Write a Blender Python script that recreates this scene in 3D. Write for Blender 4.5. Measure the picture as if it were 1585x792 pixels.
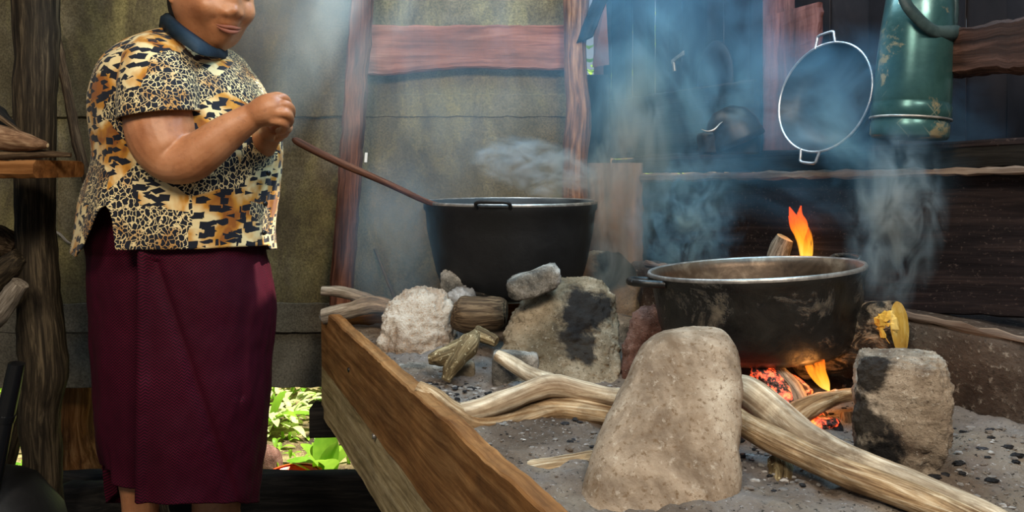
import bpy, math, random
import numpy as np
from mathutils import Vector, Matrix, noise
for o in list(bpy.data.objects): bpy.data.objects.remove(o, do_unlink=True)
S = bpy.context.scene
COL = S.collection
rnd = random.Random(7)
V = Vector
# ------------------------------------------------------------------ camera
F = 1100.0; ZC = 1.10; HY = 265.0          # focal length in pixels of a 1585x792 frame, eye height, horizon row
cam = bpy.data.objects.new('camera', bpy.data.cameras.new('camera')); COL.objects.link(cam)
cam.location = (0, 0, ZC); cam.rotation_euler = (math.pi/2, 0, 0)
cam.data.sensor_width = 36; cam.data.lens = F/1585*36
cam.data.shift_y = -(396-HY)/1585; cam.data.clip_start = .02
S.camera = cam
def P(px, py, Y): return V(((px-792.5)*Y/F, Y, ZC-(py-HY)*Y/F))
# ------------------------------------------------------------------ light
S.view_settings.view_transform = 'Standard'; S.view_settings.look = 'None'
S.view_settings.gamma = 1; S.view_settings.use_curve_mapping = False
S.view_settings.exposure = 0.0
W = bpy.data.worlds.new('sky'); S.world = W; W.use_nodes = True
wn = W.node_tree.nodes; bg = wn['Background']
sky = wn.new('ShaderNodeTexSky'); sky.sky_type = 'NISHITA'; sky.sun_disc = False
sky.sun_elevation = math.radians(50); sky.sun_rotation = math.radians(20)
W.node_tree.links.new(sky.outputs[0], bg.inputs[0]); bg.inputs[1].default_value = .045
def light(name, kind, loc, target, energy, color, size=1, size_y=None, **kw):
    d = bpy.data.lights.new(name, kind); d.energy = energy; d.color = color
    if kind == 'AREA':
        d.size = size
        if size_y: d.shape = 'RECTANGLE'; d.size_y = size_y
    for k, v in kw.items(): setattr(d, k, v)
    o = bpy.data.objects.new(name, d); COL.objects.link(o); o.location = loc
    o.rotation_euler = (V(target)-V(loc)).to_track_quat('-Z', 'Y').to_euler()
    return o
light('sun', 'SUN', (2, 4, 5), (2-.45, 4-.17, 5-1.0), 14.0, (1, .93, .8), angle=.01)
light('doorway_daylight', 'AREA', (.60, -.55, 2.55), (.0, 1.3, .8), 36, (1, .90, .76), .55, .55)
light('side_opening_daylight', 'AREA', (-.65, -.45, 2.35), (.05, 1.3, .75), 28, (1, .88, .70), .5, .5)
light('roof_gap_daylight', 'AREA', (-.10, 1.60, 2.15), (-.05, 1.6, 1.2), 9, (.72, .88, 1), .7, .3)
light('smoke_fill_light', 'AREA', (.42, 1.25, 2.15), (.40, 1.35, 1.2), 15, (.38, .72, 1), .8, .5)  # unseen cool fill under the closed roof, added to brighten the smoke
# ------------------------------------------------------------------ helpers
def nz(p, s=1.0, o=0.0): return noise.noise(V((p[0]*s+o, p[1]*s-o, p[2]*s+o*.7)))
def fb(p, s, o=0, H=.9, n=4): return noise.fractal(V((p[0]*s+o, p[1]*s-o*.3, p[2]*s+o*.7)), H, 2.0, n)
class MB:
    def __init__(s): s.v = []; s.f = []; s.r = []; s.m = []
    def add(s, vs, fs, rest=None, mat=0):
        n = len(s.v); s.v += [V(v) for v in vs]; s.r += [tuple(x) for x in (rest or vs)]
        s.f += [tuple(i+n for i in f) for f in fs]
        s.m += [mat]*len(fs)
        return n
    def build(s, name, mats, parent=None, smooth=True, loc=None):
        L = parent.location.copy() if parent and parent.type == 'EMPTY' else (parent['_loc'] if parent and '_loc' in parent else None)
        off = V(loc) if loc is not None else (V(L) if L is not None else V((0, 0, 0)))
        me = bpy.data.meshes.new(name)
        me.from_pydata([v-off for v in s.v], [], s.f)
        a = me.attributes.new('rest', 'FLOAT_VECTOR', 'POINT')
        a.data.foreach_set('vector', np.array(s.r, dtype=np.float32).ravel())
        if not isinstance(mats, (list, tuple)): mats = [mats]
        for m in mats: me.materials.append(m)
        me.polygons.foreach_set('material_index', s.m)
        me.polygons.foreach_set('use_smooth', [smooth]*len(s.f))
        me.update()
        o = bpy.data.objects.new(name, me); COL.objects.link(o)
        if parent:
            o.parent = parent
            if parent.type != 'EMPTY': pass
        elif loc is not None: o.location = off
        return o
LOCS = {}
def thing(name, label, cat, loc, group=None, kind=None):
    o = bpy.data.objects.new(name, None); COL.objects.link(o); o.location = loc; o.empty_display_size = .05
    if label: o['label'] = label
    if cat: o['category'] = cat
    if group: o['group'] = group
    if kind: o['kind'] = kind
    return o
def part(name, mb, mats, root, up=None, smooth=True, label=None):
    """mesh given in world coordinates, stored relative to the root empty; up = a part it belongs to"""
    me_o = mb.build(name, mats, None, smooth, None)
    off = root.location
    me_o.data.transform(Matrix.Translation(-off))
    me_o.parent = up if up else root
    if label: me_o['label'] = label
    return me_o
def solo(name, mb, mats, label, cat, loc=None, group=None, kind=None, smooth=True):
    vs = mb.v; c = V((sum(v.x for v in vs)/len(vs), sum(v.y for v in vs)/len(vs), min(v.z for v in vs)))
    o = mb.build(name, mats, None, smooth, c)
    if label: o['label'] = label
    if cat: o['category'] = cat
    if group: o['group'] = group
    if kind: o['kind'] = kind
    return o
def smoothpath(pts, n):
    """catmull-rom over tuples of any length"""
    out = []; m = len(pts)
    for i in range(n+1):
        t = i/n*(m-1); k = min(int(t), m-2); u = t-k
        p0 = pts[max(k-1, 0)]; p1 = pts[k]; p2 = pts[k+1]; p3 = pts[min(k+2, m-1)]
        out.append(tuple(.5*(2*b+(c-a)*u+(2*a-5*b+4*c-d)*u*u+(-a+3*b-3*c+d)*u**3) for a, b, c, d in zip(p0, p1, p2, p3)))
    return out
def tube(mb, pts, n=24, seg=14, amp=.12, ns=18, seed=0, closed_ends=True, flat=1.0, flat_dir=None, capmat=0, mat=0, ridge=0):
    """pts: (x,y,z,r) ; lumpy limb / branch"""
    sp = smoothpath(pts, n); N = len(sp)
    c = [V(p[:3]) for p in sp]; rr = [max(p[3], .0005) for p in sp]
    T = [(c[min(i+1, N-1)]-c[max(i-1, 0)]).normalized() for i in range(N)]
    up = V(flat_dir) if flat_dir is not None else (V((0, 0, 1)) if abs(T[0].z) < .9 else V((0, 1, 0)))
    u = (up-T[0]*up.dot(T[0])).normalized()
    vs = []; rs = []; L = 0
    for i in range(N):
        if i: L += (c[i]-c[i-1]).length
        u = (u-T[i]*u.dot(T[i])).normalized(); w = T[i].cross(u)
        for k in range(seg):
            a = 2*math.pi*k/seg
            d = u*(math.cos(a)*flat)+w*math.sin(a)
            q = c[i]+d*rr[i]
            g = 1+amp*(fb(q, ns, seed)+(ridge*abs(math.sin(a*3+nz(q, 6, seed)*3)) if ridge else 0))
            vs.append(c[i]+d*rr[i]*g); rs.append((math.cos(a)*rr[i], math.sin(a)*rr[i], L+seed*.37))
    fs = [(i*seg+k, i*seg+(k+1) % seg, (i+1)*seg+(k+1) % seg, (i+1)*seg+k) for i in range(N-1) for k in range(seg)]
    mb.add(vs, fs, rs, mat)
    if closed_ends:
        for e, i in ((0, 0), (1, N-1)):
            ring = vs[i*seg:(i+1)*seg]; cc = sum(ring, V())/seg + T[i]*(rr[i]*.12*(1 if e else -1))
            n0 = mb.add(ring+[cc], [((k+1) % seg, k, seg) if not e else (k, (k+1) % seg, seg) for k in range(seg)],
                   [rs[i*seg+k] for k in range(seg)]+[(0, 0, rs[i*seg][2])], capmat)
def px(*pp): return [tuple(P(a, b, Y))+(r,) for a, b, Y, r in pp]
def board(mb, a, b, w, t, n=24, jag=.0015, cham=.004, seed=0, warp=0, taper=None, wf=None):
    """plank from a to b; w, t = width and thickness vectors (centre line a-b)"""
    a, b, w, t = V(a), V(b), V(w), V(t); wl, tl = w.length, t.length; wu, tu = w/wl, t/tl
    L = (b-a).length; cw = min(cham, wl*.3, tl*.3)
    m = max(1, int(wl/.05)); prof = []
    for sgn, side in ((-1, 0), (1, 1)):
        pass
    for i in range(m+1): prof.append((-wl/2+cw+(wl-2*cw)*i/m, -tl/2))
    prof.append((wl/2, -tl/2+cw)); prof.append((wl/2, tl/2-cw))
    for i in range(m+1): prof.append((wl/2-cw-(wl-2*cw)*i/m, tl/2))
    prof.append((-wl/2, tl/2-cw)); prof.append((-wl/2, -tl/2+cw))
    K = len(prof); vs = []; rs = []
    for i in range(n+1):
        s = i/n; c = a.lerp(b, s); k = taper(s) if taper else 1
        for (x, y) in prof:
            q = c+wu*x*k+tu*y
            e = abs(x)/(wl/2)
            d = wu*(jag*2*fb(q, 30, seed+3)*e*(1 if x > 0 else -1)+(wf(s, x/(wl/2)) if wf else 0))+tu*(jag*fb(q, 12, seed)+warp*nz((s*2+seed, x*3, 0)))
            vs.append(q+d); rs.append((x, y, s*L+seed*.41))
    fs = [(i*K+k, i*K+(k+1) % K, (i+1)*K+(k+1) % K, (i+1)*K+k) for i in range(n) for k in range(K)]
    fs.append(tuple(range(K))[::-1]); fs.append(tuple(n*K+k for k in range(K)))
    if tu.cross(wu).dot(b-a) > 0: fs = [f[::-1] for f in fs]
    mb.add(vs, fs, rs)
def lathe(mb, prof, M, seg=48, amp=0, ns=10, seed=0, mat=0):
    K = len(prof); vs = []; rs = []
    for k in range(seg):
        a = 2*math.pi*k/seg
        for (r, z) in prof:
            q = V((r*math.cos(a), r*math.sin(a), z))
            if amp: q = q*(1+amp*fb(q, ns, seed))
            vs.append(M @ q); rs.append(tuple(q))
    fs = [(k*K+j, ((k+1) % seg)*K+j, ((k+1) % seg)*K+j+1, k*K+j+1) for k in range(seg) for j in range(K-1)]
    mb.add(vs, fs, rs, mat)
def blob(mb, rows, Y, dr=.8, e=2.0, amp=.06, ns=8, seed=0, seg=40, n=30, yoff=None, fine=.012, facet=0):
    """solid from silhouette rows (py, xl, xr): rounded body with elliptical depth, noise relief"""
    Y0, Y1 = Y if isinstance(Y, tuple) else (Y, Y)
    rows = smoothpath([tuple(float(v) for v in r) for r in rows], n); N = len(rows)
    vs = []
    for i, r in enumerate(rows):
        Y = Y0+(Y1-Y0)*(r[0]-rows[0][0])/(rows[-1][0]-rows[0][0])
        cx = (r[1]+r[2])/2; a = max((r[2]-r[1])/2*Y/F, .0008)
        c = P(cx, r[0], Y)
        b = a*dr if not isinstance(dr, (list, tuple)) else a*(dr[0]+(dr[1]-dr[0])*i/(N-1))
        for k in range(seg):
            t = 2*math.pi*k/seg; cs, sn = math.cos(t), math.sin(t)
            x = abs(cs)**(2/e)*(1 if cs >= 0 else -1); y = abs(sn)**(2/e)*(1 if sn >= 0 else -1)
            vs.append(c+V((a*x, b*y, 0)))
    cen = sum(vs, V())/len(vs); R = max((v-cen).length for v in vs)
    out = []
    for v in vs:
        d = (v-cen).normalized()
        h = amp*R*fb(v, ns, seed)+fine*R*fb(v, ns*6, seed+9, .5, 5)
        if facet:
            cell = noise.voronoi(v*ns*1.2+V((seed, 0, 0)))[0]; h += facet*R*(cell[1]-cell[0]-.3)
        out.append(v+d*h)
    fs = [(i*seg+(k+1) % seg, i*seg+k, (i+1)*seg+k, (i+1)*seg+(k+1) % seg) for i in range(N-1) for k in range(seg)]
    top = sum(out[:seg], V())/seg; bot = sum(out[-seg:], V())/seg
    out += [top, bot]; ti = N*seg
    fs += [((k+1) % seg, ti, k) for k in range(seg)]+[((N-1)*seg+k, ti+1, (N-1)*seg+(k+1) % seg) for k in range(seg)]
    mb.add(out, fs)
# ------------------------------------------------------------------ materials
def mat_new(name):
    m = bpy.data.materials.new(name); m.use_nodes = True; nt = m.node_tree
    return m, nt, nt.nodes['Principled BSDF']
def N_(nt, t, **kw):
    n = nt.nodes.new(t)
    for k, v in kw.items():
        if isinstance(k, str) and hasattr(n, k): setattr(n, k, v)
    return n
def ramp(nt, fac, stops):
    r = nt.nodes.new('ShaderNodeValToRGB'); e = r.color_ramp.elements
    while len(e) < len(stops): e.new(.5)
    for el, (p, c) in zip(e, stops): el.position = p; el.color = (*c, 1) if len(c) == 3 else c
    nt.links.new(fac, r.inputs[0]); return r.outputs[0]
def tex(nt, vec, scale, detail=6, rough=.6, dist=0, out=0):
    n = nt.nodes.new('ShaderNodeTexNoise'); n.inputs['Scale'].default_value = scale; n.inputs['Detail'].default_value = detail
    n.inputs['Roughness'].default_value = rough; n.inputs['Distortion'].default_value = dist
    nt.links.new(vec, n.inputs['Vector']); return n.outputs[out]
def mapv(nt, vec, scale=(1, 1, 1), loc=(0, 0, 0), rot=(0, 0, 0)):
    n = nt.nodes.new('ShaderNodeMapping'); n.inputs['Scale'].default_value = scale; n.inputs['Location'].default_value = loc; n.inputs['Rotation'].default_value = rot
    nt.links.new(vec, n.inputs['Vector']); return n.outputs[0]
def objv(nt): return nt.nodes.new('ShaderNodeTexCoord').outputs['Object']
def restv(nt):
    n = nt.nodes.new('ShaderNodeAttribute'); n.attribute_name = 'rest'; return n.outputs['Vector']
def mixc(nt, fac, a, b, mode='MIX'):
    n = nt.nodes.new('ShaderNodeMix'); n.data_type = 'RGBA'; n.blend_type = mode
    for s, v in ((n.inputs[0], fac), (n.inputs[6], a), (n.inputs[7], b)):
        if isinstance(v, (int, float)): s.default_value = v
        elif isinstance(v, (tuple, list)): s.default_value = (*v, 1)
        else: nt.links.new(v, s)
    return n.outputs[2]
def math_(nt, op, a, b=None, c=None):
    n = nt.nodes.new('ShaderNodeMath'); n.operation = op
    for i, v in enumerate((a, b, c)):
        if v is None: continue
        if isinstance(v, (int, float)): n.inputs[i].default_value = v
        else: nt.links.new(v, n.inputs[i])
    return n.outputs[0]
def bump(nt, bsdf, h, strength=.4, dist=.004):
    b = nt.nodes.new('ShaderNodeBump'); b.inputs['Strength'].default_value = strength; b.inputs['Distance'].default_value = dist
    nt.links.new(h, b.inputs['Height']); nt.links.new(b.outputs[0], bsdf.inputs['Normal'])
def wood(name, dark, mid, light_, rough=.75, grain=1.0, stain=(0.02, .015, .01), stain_amt=.35, bmp=.5, speck=None, fine=1.0):
    m, nt, b = mat_new(name); v = restv(nt)
    g = tex(nt, mapv(nt, v, (70*grain*fine, 70*grain*fine, 5*grain*fine**.7)), 1, 8, .68, .6)
    col = ramp(nt, g, [(.36, dark), (.5, mid), (.64, light_)])
    s = tex(nt, mapv(nt, v, (9*fine, 9*fine, 4*fine)), 1, 8, .7, .5)
    sm = ramp(nt, s, [(.42, (0, 0, 0)), (.66, (1, 1, 1))])
    col = mixc(nt, math_(nt, 'MULTIPLY', sm, stain_amt), col, stain)
    if speck:
        q = tex(nt, v, 160, 3, .6); col = mixc(nt, ramp(nt, q, [(.62, (0, 0, 0)), (.7, (1, 1, 1))]), col, speck)
    nt.links.new(col, b.inputs['Base Color']); b.inputs['Roughness'].default_value = rough
    bump(nt, b, math_(nt, 'ADD', g, math_(nt, 'MULTIPLY', s, .6)), bmp, .004)
    return m
def stone(name, c1, c2, c3, scale=14, rough=.85, char=None, char_z=None, bmp=.6, speck=(.8, .75, .65), speck_amt=.5, dark=(.03, .025, .02), dark_amt=.5):
    m, nt, b = mat_new(name); v = objv(nt)
    n1 = tex(nt, v, scale, 8, .65, .3); col = ramp(nt, n1, [(.38, c1), (.5, c2), (.62, c3)])
    n2 = tex(nt, v, scale*.6, 5, .6, .8); col = mixc(nt, math_(nt, 'MULTIPLY', ramp(nt, n2, [(.5, (0, 0, 0)), (.68, (1, 1, 1))]), dark_amt), col, dark)
    n3 = tex(nt, v, scale*14, 4, .7); col = mixc(nt, math_(nt, 'MULTIPLY', ramp(nt, n3, [(.58, (0, 0, 0)), (.7, (1, 1, 1))]), speck_amt), col, speck)
    n4 = tex(nt, v, scale*22, 3, .7); col = mixc(nt, math_(nt, 'MULTIPLY', ramp(nt, n4, [(.34, (1, 1, 1)), (.44, (0, 0, 0))]), .7), col, dark)
    if char:
        for (cx, cy, cz, R, amt) in char:
            d = nt.nodes.new('ShaderNodeVectorMath'); d.operation = 'DISTANCE'; d.inputs[1].default_value = (cx, cy, cz); nt.links.new(v, d.inputs[0])
            q = math_(nt, 'ADD', math_(nt, 'DIVIDE', d.outputs['Value'], R), math_(nt, 'MULTIPLY', math_(nt, 'SUBTRACT', n1, .5), 2.2))
            col = mixc(nt, math_(nt, 'MULTIPLY', ramp(nt, q, [(.75, (1, 1, 1)), (1.1, (0, 0, 0))]), amt), col, (.012, .011, .011))
    nt.links.new(col, b.inputs['Base Color']); b.inputs['Roughness'].default_value = rough
    bump(nt, b, math_(nt, 'ADD', n1, math_(nt, 'MULTIPLY', n3, .5)), bmp, .012)
    return m
def plain(name, col, rough=.5, metal=0, emis=None, es=0, sub=0, trans=0):
    m, nt, b = mat_new(name); b.inputs['Base Color'].default_value = (*col, 1); b.inputs['Roughness'].default_value = rough; b.inputs['Metallic'].default_value = metal
    if emis: b.inputs['Emission Color'].default_value = (*emis, 1); b.inputs['Emission Strength'].default_value = es
    return m
def mottled(name, cols, scale=20, rough=.5, metal=0, bmp=.2, detail=6, dist=.4, stretch=(1, 1, 1), rr=None, bscale=None, bd=.003):
    m, nt, b = mat_new(name); v = mapv(nt, objv(nt), stretch)
    n1 = tex(nt, v, scale, detail, .62, dist); k = len(cols)
    col = ramp(nt, n1, [(.28+.44*i/(k-1), c) for i, c in enumerate(cols)])
    n2 = tex(nt, v, bscale or scale*8, 4, .6)
    nt.links.new(col, b.inputs['Base Color']); b.inputs['Metallic'].default_value = metal
    if rr: nt.links.new(ramp(nt, n1, [(.3, (rr[0],)*3), (.7, (rr[1],)*3)]), b.inputs['Roughness'])
    else: b.inputs['Roughness'].default_value = rough
    bump(nt, b, math_(nt, 'ADD', n1, math_(nt, 'MULTIPLY', n2, .5)), bmp, bd)
    return m
M = {}
M['post_dark'] = wood('weathered dark post wood', (.010, .007, .004), (.035, .025, .015), (.13, .095, .055), stain_amt=.6, fine=1.8)
M['post_black'] = wood('soot black timber', (.004, .004, .004), (.010, .009, .008), (.028, .024, .02))
M['beam_dark'] = wood('smoked brown beam', (.018, .009, .007), (.05, .024, .017), (.11, .055, .04), stain_amt=.4)
M['post_red'] = wood('reddish brown timber', (.05, .018, .010), (.13, .05, .028), (.24, .10, .055), stain_amt=.45)
M['red_board'] = wood('reddish pink board', (.16, .055, .035), (.27, .10, .065), (.36, .16, .11), grain=.6, stain_amt=.35, bmp=.3, fine=1.7)
M['log_brown'] = wood('brown rough post log', (.07, .032, .018), (.22, .10, .055), (.42, .23, .13), stain_amt=.4, fine=1.7)
M['plank_warm'] = wood('warm brown hearth plank', (.14, .058, .018), (.27, .125, .042), (.42, .22, .085), grain=.55, stain=(.035, .02, .012), stain_amt=.5, bmp=.4, fine=1.7)
M['plank_pale'] = wood('pale rough hearth plank', (.20, .145, .07), (.43, .32, .16), (.62, .50, .29), grain=.6, stain=(.05, .035, .02), stain_amt=.5, fine=1.7)
M['stick'] = wood('dry peeled firewood', (.16, .085, .040), (.44, .29, .15), (.78, .64, .44), grain=.8, stain=(.06, .035, .02), stain_amt=.7, bmp=.7, fine=3.2)
M['stick_pale'] = wood('sun bleached firewood', (.30, .20, .12), (.54, .42, .28), (.86, .74, .56), grain=.6, stain=(.09, .05, .025), stain_amt=.8, bmp=.4, fine=2.6)
M['stick_grey'] = wood('grey weathered branch', (.10, .08, .06), (.27, .22, .17), (.48, .42, .34), stain_amt=.5, fine=3.2)
M['stick_dark'] = wood('dark dry branch', (.03, .018, .01), (.09, .055, .03), (.24, .16, .09), stain_amt=.4, fine=3.2)
M['bark'] = wood('mossy bark', (.05, .033, .018), (.20, .14, .07), (.52, .42, .24), grain=.5, stain=(.04, .035, .015), stain_amt=.6, bmp=1, speck=(.75, .66, .42), fine=3.2)
M['cut_end'] = wood('fresh cut wood end', (.55, .36, .16), (.75, .55, .28), (.85, .68, .42), grain=.6, stain_amt=.15)
M['cut_yellow'] = wood('yellow cut log face', (.55, .32, .05), (.80, .52, .10), (.90, .68, .22), grain=.5, stain=(.35, .15, .03), stain_amt=.5)
M['charred'] = mottled('charred wood', [(.005, .005, .005), (.012, .011, .010), (.03, .026, .022), (.30, .24, .17), (.62, .54, .42)], 24, .35, 0, 1.0, dist=.8, stretch=(1, 1, 1.6), bd=.012)
M['char_black'] = mottled('charcoal', [(.006, .006, .007), (.02, .02, .022), (.06, .06, .07)], 40, .4, 0, .8, bd=.006)
M['metal_plain'] = mottled('black cast iron', [(.005, .005, .005), (.010, .010, .010), (.02, .019, .018), (.14, .12, .085)], 20, .45, .2, .5, rr=(.35, .65), dist=.6, bd=.005)
def pot_mat():
    m, nt, b = mat_new('flaking black cast iron'); v = objv(nt)
    n = tex(nt, v, 22, 8, .7, .6); col = ramp(nt, n, [(.35, (.004, .004, .004)), (.6, (.016, .015, .013))])
    p = tex(nt, v, 13, 8, .75, .5); pm = ramp(nt, p, [(.56, (0, 0, 0)), (.62, (1, 1, 1))])
    col = mixc(nt, math_(nt, 'MULTIPLY', pm, .75), col, ramp(nt, tex(nt, v, 60, 4), [(.35, (.03, .026, .02)), (.65, (.17, .14, .10))]))
    nt.links.new(col, b.inputs['Base Color']); nt.links.new(ramp(nt, p, [(.5, (.33,)*3), (.62, (.7,)*3)]), b.inputs['Roughness'])
    b.inputs['Metallic'].default_value = .1
    bump(nt, b, math_(nt, 'ADD', n, pm), .6, .003); return m
M['metal_black'] = pot_mat()
M['pot_far'] = mottled('sooty far pot iron', [(.003, .003, .003), (.006, .006, .007), (.012, .012, .013)], 14, .6, .1, .3)
M['pot_inside'] = mottled('greasy pot interior', [(.03, .018, .010), (.12, .08, .05), (.34, .26, .18)], 16, .4, .5, .2)
M['rim'] = mottled('worn metal rim', [(.16, .15, .14), (.33, .31, .29), (.6, .57, .53)], 40, .4, .7, .2)
M['pan_in'] = mottled('smoked pan interior', [(.005, .006, .007), (.012, .014, .016), (.03, .034, .036)], 9, .45, .4, .1)
M['pan_rim'] = mottled('bare aluminium pan rim', [(.35, .37, .40), (.55, .58, .62), (.8, .82, .86)], 50, .32, .9, .2)
M['skin'] = None
# ------------------------------------------------------------------ special materials
def ash_mat():
    m, nt, b = mat_new('ash and packed earth'); v = objv(nt)
    n = tex(nt, v, 7, 8, .65, .3); col = ramp(nt, n, [(.3, (.065, .045, .032)), (.5, (.16, .12, .09)), (.72, (.31, .26, .20))])
    a = tex(nt, v, 3.2, 6, .7, .2); col = mixc(nt, math_(nt, 'MULTIPLY', ramp(nt, a, [(.48, (0, 0, 0)), (.66, (1, 1, 1))]), .6), col, (.26, .25, .25))
    f = tex(nt, v, 160, 4, .8); col = mixc(nt, ramp(nt, f, [(.60, (0, 0, 0)), (.72, (1, 1, 1))]), col, (.55, .52, .50))
    g = tex(nt, v, 120, 4, .8); col = mixc(nt, ramp(nt, g, [(.34, (1, 1, 1)), (.43, (0, 0, 0))]), col, (.012, .011, .010))
    nt.links.new(col, b.inputs['Base Color']); b.inputs['Roughness'].default_value = .9
    bump(nt, b, math_(nt, 'ADD', n, math_(nt, 'MULTIPLY', f, .6)), .9, .008); return m
M['ash'] = ash_mat()
def sheet_mat(name, c1, c2, c3, lich=(.40, .33, .13), la=.75):
    m, nt, b = mat_new(name); v = objv(nt)
    n = tex(nt, v, 4, 8, .7, .4); col = ramp(nt, n, [(.3, c1), (.5, c2), (.7, c3)])
    s = tex(nt, mapv(nt, v, (6, 6, 2)), 1, 6, .7, .8); col = mixc(nt, math_(nt, 'MULTIPLY', ramp(nt, s, [(.5, (0, 0, 0)), (.7, (1, 1, 1))]), la), col, lich)
    f = tex(nt, v, 190, 3, .8); col = mixc(nt, ramp(nt, f, [(.3, (.45, .45, .45)), (.7, (1.35, 1.35, 1.35))]), (0, 0, 0), col, 'MIX') if False else mixc(nt, .65, col, ramp(nt, f, [(.38, (.22, .22, .22)), (.62, (1, 1, 1))]), 'MULTIPLY')
    nt.links.new(col, b.inputs['Base Color']); b.inputs['Roughness'].default_value = .7
    bump(nt, b, math_(nt, 'ADD', n, math_(nt, 'MULTIPLY', f, .25)), .5, .006); return m
M['sheet'] = sheet_mat('stained wall sheet', (.085, .065, .035), (.17, .135, .075), (.29, .24, .15))
M['sheet_low'] = sheet_mat('grey lower wall sheet', (.12, .10, .07), (.21, .18, .13), (.33, .29, .22), (.12, .10, .05), .3)
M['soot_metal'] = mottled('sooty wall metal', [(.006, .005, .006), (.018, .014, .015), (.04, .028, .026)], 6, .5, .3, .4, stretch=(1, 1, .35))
M['rust_metal'] = mottled('rusty wall metal', [(.10, .035, .02), (.26, .10, .06), (.42, .20, .14)], 8, .6, .1, .3, stretch=(1, 1, .3))
M['soot_board'] = wood('soot covered wall board', (.007, .005, .006), (.017, .012, .013), (.045, .03, .028), grain=.5, stain=(.006, .005, .006), stain_amt=.5, speck=(.07, .05, .045))
M['pale_brown'] = wood('pale brown board', (.09, .06, .045), (.18, .13, .10), (.33, .25, .19), grain=.5, stain_amt=.4)
M['adobe'] = stone('smoked clay ledge', (.03, .022, .018), (.062, .046, .037), (.105, .082, .066), 7, speck_amt=.25, dark_amt=.5)
M['redwood'] = wood('dark red plank', (.07, .028, .026), (.14, .055, .048), (.22, .09, .075), grain=.6, stain_amt=.5)
def teal_mat():
    m, nt, b = mat_new('chipped teal enamel'); v = objv(nt)
    n = tex(nt, v, 11, 7, .65, .5); col = ramp(nt, n, [(.3, (.02, .065, .065)), (.55, (.05, .13, .125)), (.7, (.15, .25, .23))])
    # diamond line scratches of the old print
    ang = nt.nodes.new('ShaderNodeSeparateXYZ'); nt.links.new(restv(nt), ang.inputs[0])
    th = math_(nt, 'MULTIPLY', math_(nt, 'ARCTAN2', ang.outputs[1], ang.outputs[0]), .056)
    for sg in (1, -1):
        u = math_(nt, 'ADD', th, math_(nt, 'MULTIPLY', ang.outputs[2], sg*.9))
        w = math_(nt, 'ABSOLUTE', math_(nt, 'SUBTRACT', math_(nt, 'FRACT', math_(nt, 'MULTIPLY', u, 30)), .5))
        msk = math_(nt, 'MULTIPLY', ramp(nt, w, [(.0, (1, 1, 1)), (.045, (0, 0, 0))]), ramp(nt, tex(nt, v, 9, 3), [(.54, (0, 0, 0)), (.60, (.5, .5, .5))]))
        col = mixc(nt, msk, col, (.50, .50, .36))
    c = tex(nt, v, 14, 6, .7, .3); col = mixc(nt, ramp(nt, c, [(.57, (0, 0, 0)), (.62, (1, 1, 1))]), col, (.36, .30, .17))
    r = tex(nt, v, 8, 6, .7, .9); col = mixc(nt, ramp(nt, r, [(.64, (0, 0, 0)), (.70, (1, 1, 1))]), col, (.13, .08, .05))
    nt.links.new(col, b.inputs['Base Color']); b.inputs['Roughness'].default_value = .3; b.inputs['Metallic'].default_value = .55
    bump(nt, b, c, .2, .002); return m
M['teal'] = teal_mat()
M['strap'] = mottled('dark rubber strap', [(.012, .02, .022), (.03, .05, .052), (.06, .09, .09)], 20, .45, 0, .3)
def skin_mat():
    m, nt, b = mat_new('brown sunlit skin'); v = objv(nt)
    n = tex(nt, v, 14, 6, .6); col = ramp(nt, n, [(.3, (.34, .125, .05)), (.5, (.47, .195, .085)), (.7, (.56, .255, .125))])
    f = tex(nt, v, 70, 5, .7); col = mixc(nt, math_(nt, 'MULTIPLY', ramp(nt, f, [(.56, (0, 0, 0)), (.68, (1, 1, 1))]), .35), col, (.22, .085, .045))
    nt.links.new(col, b.inputs['Base Color']); b.inputs['Roughness'].default_value = .45
    b.inputs['Subsurface Weight'].default_value = .08; b.inputs['Subsurface Radius'].default_value = (.01, .004, .002); b.inputs['Subsurface Scale'].default_value = 1
    bump(nt, b, math_(nt, 'ADD', n, tex(nt, v, 160, 4, .6)), .25, .002); return m
M['skin'] = skin_mat()
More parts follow.
